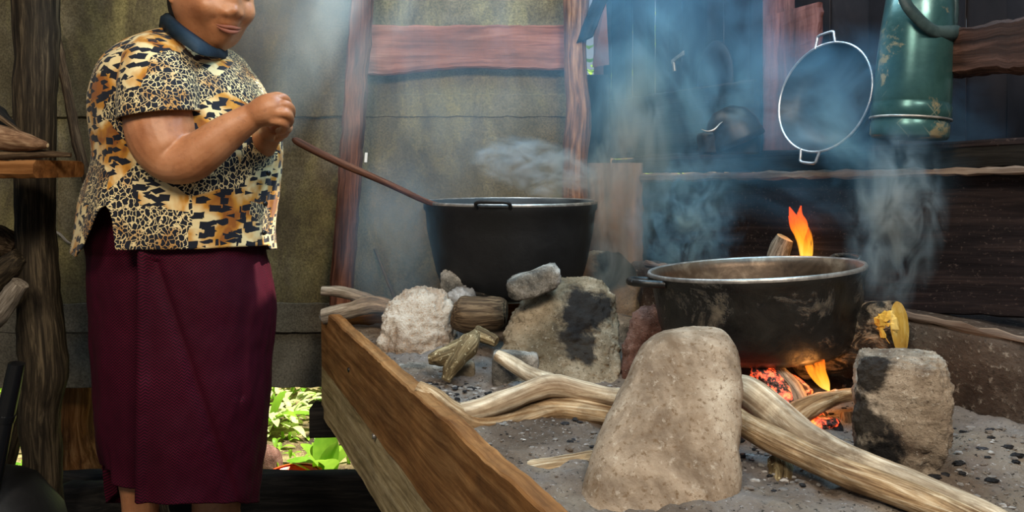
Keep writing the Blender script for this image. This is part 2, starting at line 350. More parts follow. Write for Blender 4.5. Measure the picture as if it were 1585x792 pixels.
def shirt_mat():
    m, nt, b = mat_new('printed blouse cloth'); v = objv(nt)
    cream = (.80, .64, .34); amber = (.56, .25, .035); blk = (.012, .014, .022)
    a = tex(nt, v, 15, 3, .5, .3); col = ramp(nt, a, [(.44, cream), (.56, amber), (.64, (.30, .10, .02))])
    # black shards
    # three overlapping layers of small tilted bars
    sh = None
    for q, (sc_, rot, st, th_, cut) in enumerate([(30, .6, (1, 1, 2.3), .34, .40), (30, -.9, (1, 1, 2.6), .31, .45), (38, 1.5, (1, 1, 1.5), .36, .55)]):
        vo = nt.nodes.new('ShaderNodeTexVoronoi'); vo.distance = 'CHEBYCHEV'; vo.inputs['Scale'].default_value = sc_
        wv = mixc(nt, .006, v, tex(nt, v, 30, 2, .5, 0, 1)); nt.links.new(mapv(nt, wv, st, (q*.37, q*.21, q*.5), (0, rot, 0)), vo.inputs['Vector'])
        sepc = nt.nodes.new('ShaderNodeSeparateColor'); nt.links.new(vo.outputs['Color'], sepc.inputs[0])
        one = math_(nt, 'MULTIPLY', math_(nt, 'LESS_THAN', vo.outputs['Distance'], th_), math_(nt, 'GREATER_THAN', sepc.outputs[0], cut))
        sh = one if sh is None else math_(nt, 'MAXIMUM', sh, one)
    col = mixc(nt, sh, col, blk)
    # squiggle patches
    v2 = nt.nodes.new('ShaderNodeTexVoronoi'); v2.feature = 'DISTANCE_TO_EDGE'; v2.inputs['Scale'].default_value = 118
    wv2 = mixc(nt, .016, mapv(nt, v, (1, 1, .8)), tex(nt, v, 60, 2, .5, 0, 1)); nt.links.new(wv2, v2.inputs['Vector'])
    squ = mixc(nt, math_(nt, 'GREATER_THAN', v2.outputs['Distance'], .065), ramp(nt, tex(nt, v, 16, 2), [(.50, cream), (.64, (.50, .26, .08))]), blk)
    v3 = nt.nodes.new('ShaderNodeTexVoronoi'); v3.inputs['Scale'].default_value = 9.5; v3.distance = 'MANHATTAN'; nt.links.new(mapv(nt, v, (1, .6, 1), (.31, .2, .17)), v3.inputs['Vector'])
    s3 = nt.nodes.new('ShaderNodeSeparateColor'); nt.links.new(v3.outputs['Color'], s3.inputs[0])
    col = mixc(nt, math_(nt, 'GREATER_THAN', s3.outputs[1], .56), col, squ)
    nt.links.new(col, b.inputs['Base Color']); b.inputs['Roughness'].default_value = .7
    b.inputs['Sheen Weight'].default_value = .1
    bump(nt, b, tex(nt, v, 420, 2), .15, .001); return m
M['shirt'] = shirt_mat()
M['collar'] = mottled('navy collar cloth', [(.008, .016, .028), (.014, .028, .045), (.03, .05, .07)], 12, .65, 0, .2)
def skirt_mat():
    m, nt, b = mat_new('burgundy woven skirt'); r = restv(nt)
    sep = nt.nodes.new('ShaderNodeSeparateXYZ'); nt.links.new(r, sep.inputs[0])
    u = math_(nt, 'MULTIPLY', sep.outputs[0], 230); w = math_(nt, 'MULTIPLY', sep.outputs[1], 165)
    w = math_(nt, 'ADD', w, math_(nt, 'MULTIPLY', math_(nt, 'PINGPONG', u, 1), .9))
    st = math_(nt, 'PINGPONG', w, .5)
    ck = math_(nt, 'MULTIPLY', ramp(nt, st, [(.24, (0, 0, 0)), (.38, (1, 1, 1))]), 1)
    n = tex(nt, objv(nt), 5, 3)
    col = mixc(nt, ck, (.020, .002, .006), ramp(nt, n, [(.3, (.055, .002, .012)), (.7, (.105, .003, .021))]))
    nt.links.new(col, b.inputs['Base Color']); b.inputs['Roughness'].default_value = .75
    bump(nt, b, st, .25, .001); return m
M['skirt'] = skirt_mat()
M['hair'] = wood('dark grey hair', (.006, .005, .005), (.018, .015, .014), (.06, .055, .05))
M['lip'] = plain('lip skin', (.27, .095, .06), .5)
M['eye'] = plain('eye white', (.6, .56, .5), .2); M['iris'] = plain('dark iris', (.015, .008, .005), .15)
def leaf_mat(name, c1, c2):
    m, nt, b = mat_new(name); v = objv(nt); n = tex(nt, v, 9, 4); col = ramp(nt, n, [(.3, c1), (.7, c2)])
    nt.links.new(col, b.inputs['Base Color']); b.inputs['Roughness'].default_value = .4
    t = nt.nodes.new('ShaderNodeBsdfTranslucent'); nt.links.new(mixc(nt, .4, col, (.5, .75, .08)), t.inputs[0])
    mx = nt.nodes.new('ShaderNodeMixShader'); mx.inputs[0].default_value = .5; o = nt.nodes['Material Output']
    nt.links.new(b.outputs[0], mx.inputs[1]); nt.links.new(t.outputs[0], mx.inputs[2]); nt.links.new(mx.outputs[0], o.inputs[0]); return m
M['leaf'] = leaf_mat('sunlit leaf', (.10, .30, .02), (.36, .60, .06)); M['leaf_dark'] = leaf_mat('deep green leaf', (.02, .09, .01), (.09, .22, .02))
M['leaf_pale'] = leaf_mat('pale variegated leaf', (.45, .60, .20), (.85, .85, .50))
M['soil'] = stone('leaf littered soil', (.05, .035, .02), (.14, .10, .05), (.30, .26, .12), 9, speck=(.6, .65, .25), speck_amt=.6)
M['floor'] = stone('dark earth floor', (.010, .008, .006), (.022, .018, .014), (.045, .036, .028), 6, speck_amt=.1, speck=(.1, .08, .06))
M['red_plastic'] = plain('red plastic', (.75, .09, .02), .35); M['orange_line'] = plain('orange line', (.8, .2, .08), .5)
M['black_plastic'] = plain('glossy black plastic', (.008, .009, .011), .22)
M['grey_cloth'] = mottled('grey ribbed cloth', [(.05, .05, .055), (.12, .12, .125), (.22, .22, .22)], 20, .7, 0, .4)
M['tuber'] = wood('brown tuber skin', (.10, .05, .025), (.24, .13, .07), (.40, .26, .15), grain=.5, stain_amt=.4, fine=3.2)
M['orange_wood'] = wood('orange brown shelf plank', (.10, .035, .010), (.22, .085, .022), (.34, .15, .05), grain=.6, stain_amt=.4)
M['root'] = wood('orange brown stump', (.08, .03, .01), (.22, .09, .025), (.42, .21, .08), grain=.6, stain_amt=.5, fine=1.7)
M['paper'] = plain('white scrap', (.8, .8, .78), .6)
# ------------------------------------------------------------------ setting
WY = 1.95
def RX(Y, off=0): return .70-.45*(Y-1.0)+off         # hearth back line on the right
def LX(Y): return .030-.477*(Y-.689)                 # left plank line of the hearth
def RP(pxx, py, off=0):                              # point on the right wall seen at a pixel (off = distance behind the line, in X)
    Y = (1.15+off)/((pxx-792.5)/F+.45); return P(pxx, py, Y)
RD = V((-.45, 1, 0)).normalized(); RN = V((-1, -.45, 0)).normalized()
fl = MB(); fl.add([(-4, -3, 0), (3, -3, 0), (3, 2.0, 0), (-4, 2.0, 0)], [(0, 1, 2, 3)])
solo('floor', fl, M['floor'], None, None, kind='structure')
wb = thing('wall_back', None, None, (-.4, WY, 0), kind='structure')
def hz(y): return P(0, y, WY).z
rows_ = [(hz(149), 2.25, 'sheet', .010, .000), (hz(179), hz(148), 'sheet', .012, -.006), (hz(474), hz(178), 'sheet', .010, 0), (hz(511), hz(470), 'sheet_low', .010, -.008), (hz(597), hz(509), 'sheet_low', .012, 0)]
splits = [-1.9, -1.25, P(548, 0, WY).x, P(884, 0, WY).x]
for i, (z0, z1, mm, th, off) in enumerate(rows_):
    for j in range(3):
        if i >= 3 and j == 2: z1_ = z1
        mb = MB(); a = V((splits[j]-.004, WY+off+.004*((i+j) % 2), (z0+z1)/2)); b = V((splits[j+1]+.004, a.y, a.z))
        board(mb, a, b, (0, 0, z1-z0+.008), (0, th, 0), 40, .0018, .002, seed=i*3+j, warp=.004)
        part('wall_sheet', mb, M[mm], wb, smooth=False)
# dark sill below the garden opening
sl = MB(); board(sl, (-1.9, WY, .138), (.3, WY, .138), (0, 0, .272), (0, .05, 0), 30, .003, .006, seed=5)
solo('trim_1', sl, M['post_black'], None, None, kind='structure')
# roof with slits between its boards; the sun falls through them into the smoke
ce = thing('ceiling', None, None, (0, 0, 2.28), kind='structure')
gaps = [(-1.9, -.13, .9, 2.7), (-.13, .13, .9, 1.72), (-.13, .13, 1.93, 2.7), (-.015, .035, 1.72, 1.93), (.13, 2.4, .9, 2.7)]
for (x0, x1, ya, yb) in gaps:
    mb = MB(); board(mb, ((x0+x1)/2, ya, 2.28), ((x0+x1)/2, yb, 2.28), (x1-x0, 0, 0), (0, 0, .01), 10, 0, .001, seed=1); part('roof_sheet', mb, M['soot_metal'], ce, smooth=False)
# right wall ---------------------------------------------------------------
wr = thing('wall_right', None, None, (RX(1.4), 1.4, 0), kind='structure')
def rwall_board(y_top, y_bot, pxa, pxb, off, th, mm, name='wall_board', seed=0, n=30, jag=.0015):
    """horizontal board on the right wall between two pixel columns; heights given at both ends"""
    A0, A1 = RP(pxa, y_top[0], off), RP(pxa, y_bot[0], off); B0, B1 = RP(pxb, y_top[1], off), RP(pxb, y_bot[1], off)
    mb = MB(); a = (A0+A1)/2; b = (B0+B1)/2; wa = (A0-A1).length; wb_ = (B0-B1).length
    board(mb, a, b, V((0, 0, wa)), RN*th, n, jag, .004, seed, 0, lambda s: 1+(wb_/wa-1)*s)
    return part(name, mb, M[mm], wr, smooth=False)
# clay ledge in front
def prism(mb, pts_xy, z0, z1, nz_=1, amp=0, ns=6, seed=0):
    pass
led = MB(); n = 60
prof = [(0, .60), (0, .70), (.002, .80), (-.004, .855), (.006, .866), (.05, .867), (.20, .868), (.20, .60)]
vs = []
for i in range(n+1):
    Y = .35+(1.86-.35)*i/n
    for (o, z) in prof:
        q = V((RX(Y)+o*1.1, Y, z)); g = fb(q, 9, 4)*.006
        vs.append(q+V((g, 0, g*.6)))
K = len(prof)
led.add(vs, [(i*K+k, (i+1)*K+k, (i+1)*K+k+1, i*K+k+1) for i in range(n) for k in range(K-1)])
part('clay_ledge', led, M['adobe'], wr)
mb = MB(); board(mb, (RX(.4)+.006, .4, .866), (RX(1.8)+.006, 1.8, .866), (0, 0, .010), (.022, 0, 0), 60, .003, .003, 9)
part('ledge_edge', mb, M['pale_brown'], wr, smooth=False)  # thin paler strip along the top edge of the ledge
rwall_board((279, 264), (470, 492), 985, 1640, .075, .02, 'soot_board', 'wall_board', 3, 40)
rwall_board((270, 257), (281, 268), 985, 1640, .045, .030, 'pale_brown', 'board_edge', 4, 60, .0025)  # pale strip: the light on the board's top edge, put into its colour
rwall_board((240, 217), (268, 258), 985, 1640, .065, .012, 'post_black', 'shelf_front', 6, 30)
# shelf top surface
mb = MB(); a = RP(985, 245, .15); b = RP(1640, 215, .15); a.z = 1.128; b.z = 1.143
board(mb, a, b, RN*.17, (0, 0, .012), 30, .001, .003, 8); part('shelf_board', mb, M['soot_board'], wr, smooth=False)
# upright sheets above the shelf
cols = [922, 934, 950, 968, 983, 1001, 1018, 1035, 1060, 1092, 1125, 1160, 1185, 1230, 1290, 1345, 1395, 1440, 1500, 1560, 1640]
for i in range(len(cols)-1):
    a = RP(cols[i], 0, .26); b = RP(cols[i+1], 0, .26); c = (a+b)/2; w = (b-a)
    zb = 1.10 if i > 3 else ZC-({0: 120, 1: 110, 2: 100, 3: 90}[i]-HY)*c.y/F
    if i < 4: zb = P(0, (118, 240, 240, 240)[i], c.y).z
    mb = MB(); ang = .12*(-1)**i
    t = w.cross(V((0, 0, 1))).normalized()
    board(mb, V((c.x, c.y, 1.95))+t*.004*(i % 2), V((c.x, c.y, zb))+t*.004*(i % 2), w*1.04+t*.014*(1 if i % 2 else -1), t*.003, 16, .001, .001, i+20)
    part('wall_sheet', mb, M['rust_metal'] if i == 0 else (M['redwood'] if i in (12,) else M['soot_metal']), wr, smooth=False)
# sloping dark beam and board under the sheets
rwall_board((158, 122), (245, 240), 925, 1172, .15, .016, 'post_black', 'wall_board', 31)
# rusty triangular sheet by the gap
# big brown beam at the right edge
bb = MB(); a = RP(1462, 84, .05); b = RP(1650, 62, .03)
board(bb, a, b, (0, 0, .075), RN*.05, 30, .003, .006, 41); solo('wall_beam', bb, M['beam_dark'], 'thick brown horizontal beam on the wall right of the teal flask', 'beam', smooth=False)
rp = MB(); a = RP(1228, 15, .17); b = RP(1224, 238, .17); board(rp, a, b, RD*-.155, RN*.014, 30, .003, .003, 43)
solo('red_plank', rp, M['redwood'], 'upright dark red plank standing on the shelf behind the hanging pan', 'plank', smooth=False)
# hearth back panel in the corner
hp = MB(); a = P(949, 252, 1.88); b = P(949, 560, 1.88); board(hp, a, b, (.155, 0, 0), (0, .016, 0), 30, .002, .003, 45)
solo('back_panel', hp, M['pale_brown'], 'upright brown panel in the corner behind the hearth, smoke rising before it', 'panel', smooth=False)
# ------------------------------------------------------------------ posts and rails
def branch(name, pts, m, label, cat, seg=16, n=40, amp=.14, ns=18, seed=0, cap=None, group=None, **kw):
    mb = MB(); tube(mb, px(*pts), n, seg, amp, ns, seed, capmat=1, **kw)
    return solo(name, mb, [m, cap or m], label, cat, group=group)
pd = MB(); tube(pd, px((54, -250, 1.62, .046), (56, 0, 1.62, .045), (56, 150, 1.6, .043), (54, 300, 1.6, .040), (58, 420, 1.6, .042), (66, 530, 1.6, .048), (69, 575, 1.6, .047), (62, 640, 1.6, .041), (66, 720, 1.6, .038), (64, 800, 1.6, .040), (62, 1020, 1.6, .042)), 70, 20, .12, 12, 3)
solo('timber_post', pd, M['post_dark'], 'dark knotty upright post left of the woman, in front of the wall', 'post')
sp = MB(); a = P(572, -160, 1.86); b = P(528, 470, 1.86); board(sp, a, b, V((.055, 0, 0)), V((0, .045, 0)), 50, .002, .006, 50)
solo('slanted_post', sp, M['post_red'], 'slanted reddish brown post rising from the back left corner of the hearth', 'post', smooth=False)
branch('log_post', [(893, -220, 1.86, .033), (892, 0, 1.86, .033), (890, 90, 1.86, .030), (895, 180, 1.86, .033), (890, 260, 1.86, .034), (893, 430, 1.86, .036)], M['log_brown'], 'round brown log post in the corner where the two walls meet', 'post', 18, 50, .10, 9, 5, flat_dir=(0, 1, 0))
br = MB(); a = P(955, -70, 1.80); b = P(905, 62, 1.84); board(br, a, b, V((.045, 0, .02)), V((0, .03, 0)), 16, .002, .004, 52)
solo('corner_brace', br, M['post_black'], 'short dark diagonal brace at the top of the corner log post', 'brace', smooth=False)
fbm = MB(); board(fbm, P(922, 116, 2.0), P(924, 262, 2.0), (.075, 0, 0), (0, .012, 0), 14, .002, .003, 53)
part('wall_board', fbm, M['post_black'], wr, smooth=False)
ts = MB(); ts.add([P(938, 2, 2.02), P(943, 100, 2.02), P(917, 104, 2.04), P(921, 60, 2.04), P(938, 2, 2.024), P(943, 100, 2.024), P(917, 104, 2.044), P(921, 60, 2.044)], [(0, 1, 2, 3), (7, 6, 5, 4), (0, 4, 5, 1), (1, 5, 6, 2), (2, 6, 7, 3), (3, 7, 4, 0)])
solo('rusty_sheet', ts, M['rust_metal'], 'narrow rusty orange sheet beside the green gap near the corner post', 'sheet', smooth=False)
cb = MB(); a = P(570, 75, 1.915); b = P(880, 75, 1.915)
board(cb, a, b, (0, 0, .122), (0, .022, 0), 40, .0015, .004, 55, wf=lambda s, x: (.02*(1-math.cos(min(1, max(0, (s-.02)/.5))*math.pi))/2-.012 + (.0 if s < .5 else -.012*(s-.5))) if x < 0 else 0)
solo('cross_board', cb, M['red_board'], 'wide reddish horizontal board nailed across the back wall between two posts', 'board', smooth=False)
pt = MB(); board(pt, P(567, 236, 1.83), P(566, 251, 1.83), (.007, 0, 0), (0, .001, 0), 2, 0, .0002)
solo('paper_scrap', pt, M['paper'], 'tiny white scrap stuck to the slanted post', 'scrap', smooth=False)
branch('leaning_pole', [(85, 42, 1.90, .008), (92, 80, 1.9, .012), (106, 150, 1.88, .012), (122, 230, 1.86, .013), (146, 320, 1.84, .014), (175, 430, 1.82, .015), (215, 620, 1.78, .016), (262, 850, 1.72, .017)], M['stick_dark'], 'thin crooked pole leaning on the wall between dark post and woman', 'pole', 10, 60, .2, 30, 8)
branch('thin_switch', [(580, 385, 1.93, .004), (596, 425, 1.91, .004), (612, 464, 1.88, .005), (622, 500, 1.85, .005)], M['stick_dark'], 'thin dark stick leaning on the wall left of the big far pot', 'stick', 8, 14, .1, 40, 9)
mb = MB(); tube(mb, px((78, 355, 1.935, .004), (92, 362, 1.935, .004), (104, 374, 1.935, .003), (118, 380, 1.935, .002)), 16, 8, .3, 60, 4)
solo('twig', mb, M['stick_grey'], 'short thin twig caught on the wall right of the dark post', 'twig')
# ------------------------------------------------------------------ shelf and clutter at the left edge
sh = MB(); a = P(-120, 262, 1.42); b = P(93, 262, 1.42); board(sh, a, b, (0, 0, .034), (0, .16, 0), 30, .0015, .008, 60)
solo('rough_shelf', sh, M['orange_wood'], 'orange brown plank shelf end crossing the dark post at the left edge', 'shelf', smooth=False)
for k in range(1):
    sb = MB(); board(sb, P(-100, 275, 1.44), P(-100, 1015, 1.44), (.05, 0, 0), (0, .05, 0), 10, .002, .004, 61)
    solo('shelf_support', sb, M['post_black'], 'dark upright under the rough shelf at the left edge', 'post', smooth=False)
branch('flat_branch', [(-60, 240, 1.38, .010), (10, 240, 1.38, .010), (60, 238, 1.38, .008), (110, 240, 1.39, .004)], M['stick_dark'], 'flat dark branch lying on the rough shelf', 'branch', 10, 24, .2, 30, 10)
branch('tuber', [(-70, 205, 1.38, .022), (-30, 210, 1.38, .026), (10, 215, 1.38, .024), (45, 221, 1.37, .016), (66, 224, 1.37, .009), (74, 225, 1.37, .004)], M['tuber'], 'long brown tuber with a pale tip on the shelf pile', 'tuber', 16, 30, .1, 25, 11, cap=M['cut_end'])
branch('thin_stick', [(-40, 158, 1.42, .004), (0, 182, 1.41, .005), (33, 205, 1.40, .004)], M['stick_dark'], 'thin brown stick lying above the tuber on the rough shelf', 'stick', 8, 14, .1, 40, 12)
branch('dark_root', [(-60, 165, 1.46, .03), (-10, 180, 1.46, .022), (22, 205, 1.45, .010)], M['post_black'], 'black root piled behind the tuber on the rough shelf', 'root', 12, 18, .2, 20, 13)
branch('weathered_log', [(-60, 545, 1.5, .024), (-20, 500, 1.5, .024), (8, 470, 1.5, .022), (32, 438, 1.5, .018)], M['stick_grey'], 'pale weathered log slanting up behind the dark post at left edge', 'log', 14, 24, .18, 25, 14, ridge=.3)
branch('dark_log', [(-70, 470, 1.56, .035), (-20, 440, 1.56, .036), (15, 412, 1.56, .03), (34, 395, 1.56, .02)], M['post_dark'], 'thick dark log above the pale weathered one at the left edge', 'log', 14, 20, .15, 15, 15)
branch('dark_stump', [(-40, 360, 1.6, .03), (0, 375, 1.6, .035), (26, 385, 1.6, .022)], M['stick_dark'], 'small dark stump resting on the dark log at the left edge', 'stump', 12, 16, .2, 15, 16)
# rack that carries these logs

bp = MB(); tube(bp, px((26, 562, 1.42, .015), (18, 600, 1.42, .016), (8, 645, 1.42, .017), (-10, 730, 1.42, .018), (-50, 900, 1.42, .018), (-80, 1110, 1.42, .018)), 30, 18, 0, 10, 0)
bpr = thing('plastic_pipe', 'shiny black pipe leaning at the lower left edge', 'pipe', P(-70, 1110, 1.42))
part('pipe_body', bp, M['black_plastic'], bpr)
bq = MB(); tube(bq, px((9, 640, 1.42, .0195), (6, 650, 1.42, .0195)), 3, 18, 0, 10, 0); part('pipe_ring', bq, M['black_plastic'], bpr)
branch('slanted_log', [(38, 585, 1.75, .016), (28, 640, 1.75, .018), (14, 700, 1.75, .02), (-20, 800, 1.75, .022), (-40, 880, 1.74, .022)], M['post_dark'], 'brown slanted log between black pipe and dark post', 'log', 12, 24, .1, 20, 17)
dpt = MB(); Mt = Matrix.Translation(P(-20, 850, 1.5)+V((0, 0, -.28)))
dpo = thing('floor_pot', 'big black upturned pot on the floor in the lower left corner', 'pot', P(-20, 850, 1.5)+V((0, 0, -.28)))
lathe(dpt, [(.17, 0), (.172, .1), (.165, .22), (.14, .34), (.09, .42), (.03, .45), (0.001, .455)], Mt, 40); part('pot_body', dpt, M['pot_far'], dpo)
dr = MB(); lathe(dr, [(.17, 0), (.18, .002), (.18, .012), (.172, .014)], Mt, 40); part('pot_rim', dr, M['metal_black'], dpo)
# stump under the wall (behind it, in the garden edge)
branch('tree_stump', [(118, 560, 2.12, .052), (120, 600, 2.12, .053), (118, 650, 2.12, .052), (122, 700, 2.12, .062), (132, 750, 2.12, .085), (138, 835, 2.12, .11)], M['root'], 'orange brown flared stump seen under the wall left of the skirt', 'stump', 22, 40, .12, 12, 18, flat_dir=(0, 1, 0))
branch('dark_bundle', [(70, 800, 1.75, .07), (130, 795, 1.75, .075), (185, 790, 1.75, .06), (215, 800, 1.75, .03)], M['post_black'], 'black log lying low between the dark post and the skirt', 'log', 14, 20, .12, 15, 19)
lg = MB(); board(lg, P(130, 860, 1.75), P(130, 1000, 1.75), (.2, 0, 0), (0, .15, 0), 6, .003, .01, 66)
solo('log_block', lg, M['post_black'], 'black wooden block under the low log beside the post', 'block', smooth=False)
rb = MB(); Mt = Matrix.Translation(P(452, 793, 1.62)+V((0, 0, -.37)))
pr = [(.05, 0)]+[(.052+.003*math.sin(i*1.6)-.0006*i*(i > 20), .012*i) for i in range(1, 28)]+[(.03, .352), (.012, .365), (.001, .368)]
lathe(rb, pr, Mt @ Matrix.Rotation(math.radians(6), 4, 'Y'), 28, .03, 9)
solo('ribbed_bundle', rb, M['grey_cloth'], 'grey ribbed bundle standing on the floor between skirt and hearth', 'bundle')
# ------------------------------------------------------------------ hearth box
LD = V((-.477, 1, 0)).normalized(); LN = V((-1, -.477, 0)).normalized()
hb = thing('hearth_box', 'raised wooden hearth box of rough planks filled with ash', 'hearth', (0.1, 1.1, 0))
def lp(Y, z): return V((LX(Y), Y, z))
mb = MB(); y0, y1 = .42, 1.715
def chip(s, x): return (.0035*nz((s*14, 0, 3))+.0022*nz((s*70, 1, 3))) if x > 0 else .003*nz((s*12, 5, 1))
board(mb, lp(y0, .699)-LN*.013, lp(y1, .699)-LN*.013, (0, 0, .142), LN*.026, 160, .0008, .003, 70, wf=chip)
part('plank', mb, M['plank_warm'], hb, smooth=False)
mb = MB(); board(mb, lp(y0, .566)-LN*.016, lp(y1+.02, .566)-LN*.016, (0, 0, .125), LN*.024, 80, .0012, .003, 71, wf=chip)
part('plank', mb, M['plank_pale'], hb, smooth=False, label='pale rough lower plank')
mb = MB(); board(mb, V((LX(1.73)+.03, 1.735, .66)), V((.40, 1.90, .66)), (0, 0, .2), (0, .02, 0), 30, .001, .003, 72); part('end_plank', mb, M['plank_warm'], hb, smooth=False)
mb = MB(); board(mb, V((LX(.42), .42, .66)), V((RX(.42), .42, .66)), (0, 0, .2), (0, .02, 0), 30, .001, .003, 73); part('end_plank', mb, M['plank_warm'], hb, smooth=False)
for (lx, ly) in ((LX(1.70)+.30, 1.66), (LX(.5)+.06, .52), (RX(.5)-.05, .52), (RX(1.7)-.05, 1.69)):
    mb = MB(); board(mb, (lx, ly, 0), (lx, ly, .64), (.07, 0, 0), (0, .07, 0), 14, .002, .005, 74); part('leg', mb, M['post_black'], hb, smooth=False)
mb = MB(); board(mb, P(484, 648, 1.74), P(484, 648, 1.74)+V((.95, 0, 0)), (0, 0, .072), (0, .06, 0), 20, .002, .005, 75); part('cross_beam', mb, M['post_black'], hb, smooth=False)
for (ppx, ppy) in ((602, 675), (560, 572)):
    Y = 1.27 if ppx == 602 else 1.45
    c = lp(Y, ZC-(ppy-HY)*Y/F)+LN*.001
    mb = MB(); lathe(mb, [(.0001, .002), (.004, .0015), (.005, 0), (.005, -.004)], Matrix.Translation(c) @ LN.to_track_quat('Z', 'Y').to_matrix().to_4x4(), 12); part('nail_head', mb, M['metal_black'] if ppx != 602 else M['rim'], hb)
# ash bed
ab = MB(); NU, NV = 150, 90; vs = []
def bedz(x, y):
    q = (x, y, 0); z = .722+.010*fb(q, 6, 2)+.006*fb(q, 22, 5)+.003*fb(q, 70, 1)
    for (cx, cy, r, h) in ((-.17, 1.50, .11, .05), (.10, 1.35, .13, .03), (.42, 1.22, .15, .02), (.62, .98, .14, .03)):
        z += h*math.exp(-((x-cx)**2+(y-cy)**2)/(r*r))
    return z
for i in range(NU+1):
    Y = .43+(1.86-.43)*i/NU
    for j in range(NV+1):
        t = j/NV; x = (LX(Y)+.022)*(1-t)+(RX(Y)+.01)*t; yy = Y
        z = bedz(x, Y)
        if t < .04: z = min(z, .755)
        vs.append(V((x, yy, z)))
ab.add(vs, [(i*(NV+1)+j, i*(NV+1)+j+1, (i+1)*(NV+1)+j+1, (i+1)*(NV+1)+j) for i in range(NU) for j in range(NV)])
# sides and bottom so that it is a solid filling
solo('ash_bed', ab, M['ash'], 'grey brown ash and packed earth filling the hearth box', 'ash', kind='stuff')
M['ember'] = None
def ember_mat():
    m, nt, b = mat_new('glowing ember'); v = objv(nt); n = tex(nt, v, 70, 4, .7)
    nt.links.new(ramp(nt, n, [(.4, (.02, .01, .01)), (.6, (.25, .2, .18))]), b.inputs['Base Color'])
    nt.links.new(ramp(nt, n, [(.48, (0, 0, 0)), (.56, (1, .06, .01)), (.70, (1, .35, .05))]), b.inputs['Emission Color']); b.inputs['Emission Strength'].default_value = 1.8; return m
M['ember'] = ember_mat()
M['ash_white'] = mottled('white ash crust', [(.08, .07, .065), (.24, .225, .21), (.55, .53, .51)], 30, .9, 0, .8)
def chunk(mb, c, r, rr, seed=0, e=.5):
    """small broken lump: jittered low ico-like solid"""
    n, k = 5, 8; vs = []
    for i in range(n+1):
        p = math.pi*i/n
        for j in range(k):
            a = 2*math.pi*j/k; d = V((math.sin(p)*math.cos(a), math.sin(p)*math.sin(a), math.cos(p)))
            g = 1+e*noise.noise(d*1.6+V((seed, seed*.3, 0)))
            vs.append(c+V((d.x*r*rr[0], d.y*r*rr[1], d.z*r*rr[2]))*g)
    mb.add(vs, [(i*k+j, i*k+k+j, i*k+k+(j+1) % k, i*k+(j+1) % k) for i in range(n) for j in range(k)])
def scatter(name, count, spots, sizes, m, label, cat):
    mb = MB()
    for i in range(count):
        sx, sy, sr = rnd.choice(spots); a = rnd.random()*6.28; q = sr*math.sqrt(rnd.random())
        x, y = sx+q*math.cos(a), sy+q*math.sin(a)
        if x < LX(y)+.05 or x > RX(y)-.01 or y < .5: continue
        r = sizes[0]+(sizes[1]-sizes[0])*rnd.random()**2
        chunk(mb, V((x, y, bedz(x, y)+r*.25)), r, (1+rnd.random(), .7+rnd.random()*.5, .6), rnd.random()*99)
    return solo(name, mb, m, label, cat, kind='stuff', smooth=False)
def bp_(ppx, ppy, z=.73): Y = (ZC-z)*F/(ppy-HY); v = P(ppx, ppy, Y); return v
spots_l = [(*bp_(725, 612)[:2], .07), (*bp_(700, 600)[:2], .06), (*bp_(860, 640)[:2], .12)]
spots_r = [(*bp_(1200, 700)[:2], .10), (*bp_(1230, 620)[:2], .14), (*bp_(1170, 660)[:2], .08), (.36, 1.2, .14), (*bp_(1480, 720)[:2], .12)]
scatter('charcoal_bits', 260, spots_l+spots_r, (.0015, .006), M['char_black'], 'black charcoal crumbs strewn over the ash of the hearth', 'charcoal')
scatter('ash_flakes', 900, spots_l+spots_r+[(.05, 1.1, .35)], (.001, .004), M['ash_white'], 'pale ash flakes strewn over the hearth bed', 'ash')
scatter('ember_bits', 70, [(.36, 1.12, .08), (.40, 1.05, .06), (.30, 1.08, .07)], (.005, .016), M['ember'], 'glowing ember bits under the near pot', 'embers')
scatter('dirt_grains', 500, [(.1, .9, .3), (.55, .85, .15), (-.1, 1.3, .25)], (.001, .004), M['ash'], 'small dirt grains over the hearth bed', 'dirt')
# ------------------------------------------------------------------ stones
M['rock_near'] = stone('speckled river stone', (.17, .12, .08), (.36, .275, .195), (.56, .47, .36), 7, speck=(.70, .62, .50), speck_amt=.35, dark=(.13, .075, .035), dark_amt=.8, bmp=.35)
M['rock_pale'] = stone('pale crusty rock', (.30, .22, .16), (.52, .43, .34), (.70, .62, .52), 11, speck_amt=.4, dark=(.36, .18, .07), dark_amt=.5, bmp=.9)
M['rock_dark'] = stone('soot streaked boulder', (.10, .075, .045), (.20, .155, .10), (.32, .26, .18), 10, char=[(.045, -.03, .19, .065, .97), (.03, -.08, .13, .05, .9), (.06, .0, .24, .04, .8)], speck=(.6, .55, .45), speck_amt=.35, dark=(.05, .035, .02), dark_amt=.5)
M['rock_grey'] = stone('grey chipped stone', (.09, .085, .075), (.22, .20, .17), (.50, .47, .42), 16, speck_amt=.3, dark_amt=.7)
M['rock_red'] = stone('reddish brown stone', (.08, .035, .025), (.16, .08, .06), (.26, .15, .12), 16, speck_amt=.2)
M['brick'] = stone('rough concrete block', (.12, .085, .06), (.28, .22, .16), (.44, .37, .29), 13, char=[(-.072, -.02, .19, .05, .93), (-.075, -.01, .13, .055, .93), (-.07, -.02, .07, .055, .9), (-.055, -.05, .08, .04, .85)], speck_amt=.4, dark=(.07, .045, .03), dark_amt=.5)
def rock(rows, Y, m, label, name='hearth_stone', cat='stone', **kw):
    mb = MB(); blob(mb, rows, Y, **kw); return solo(name, mb, m, label, cat)
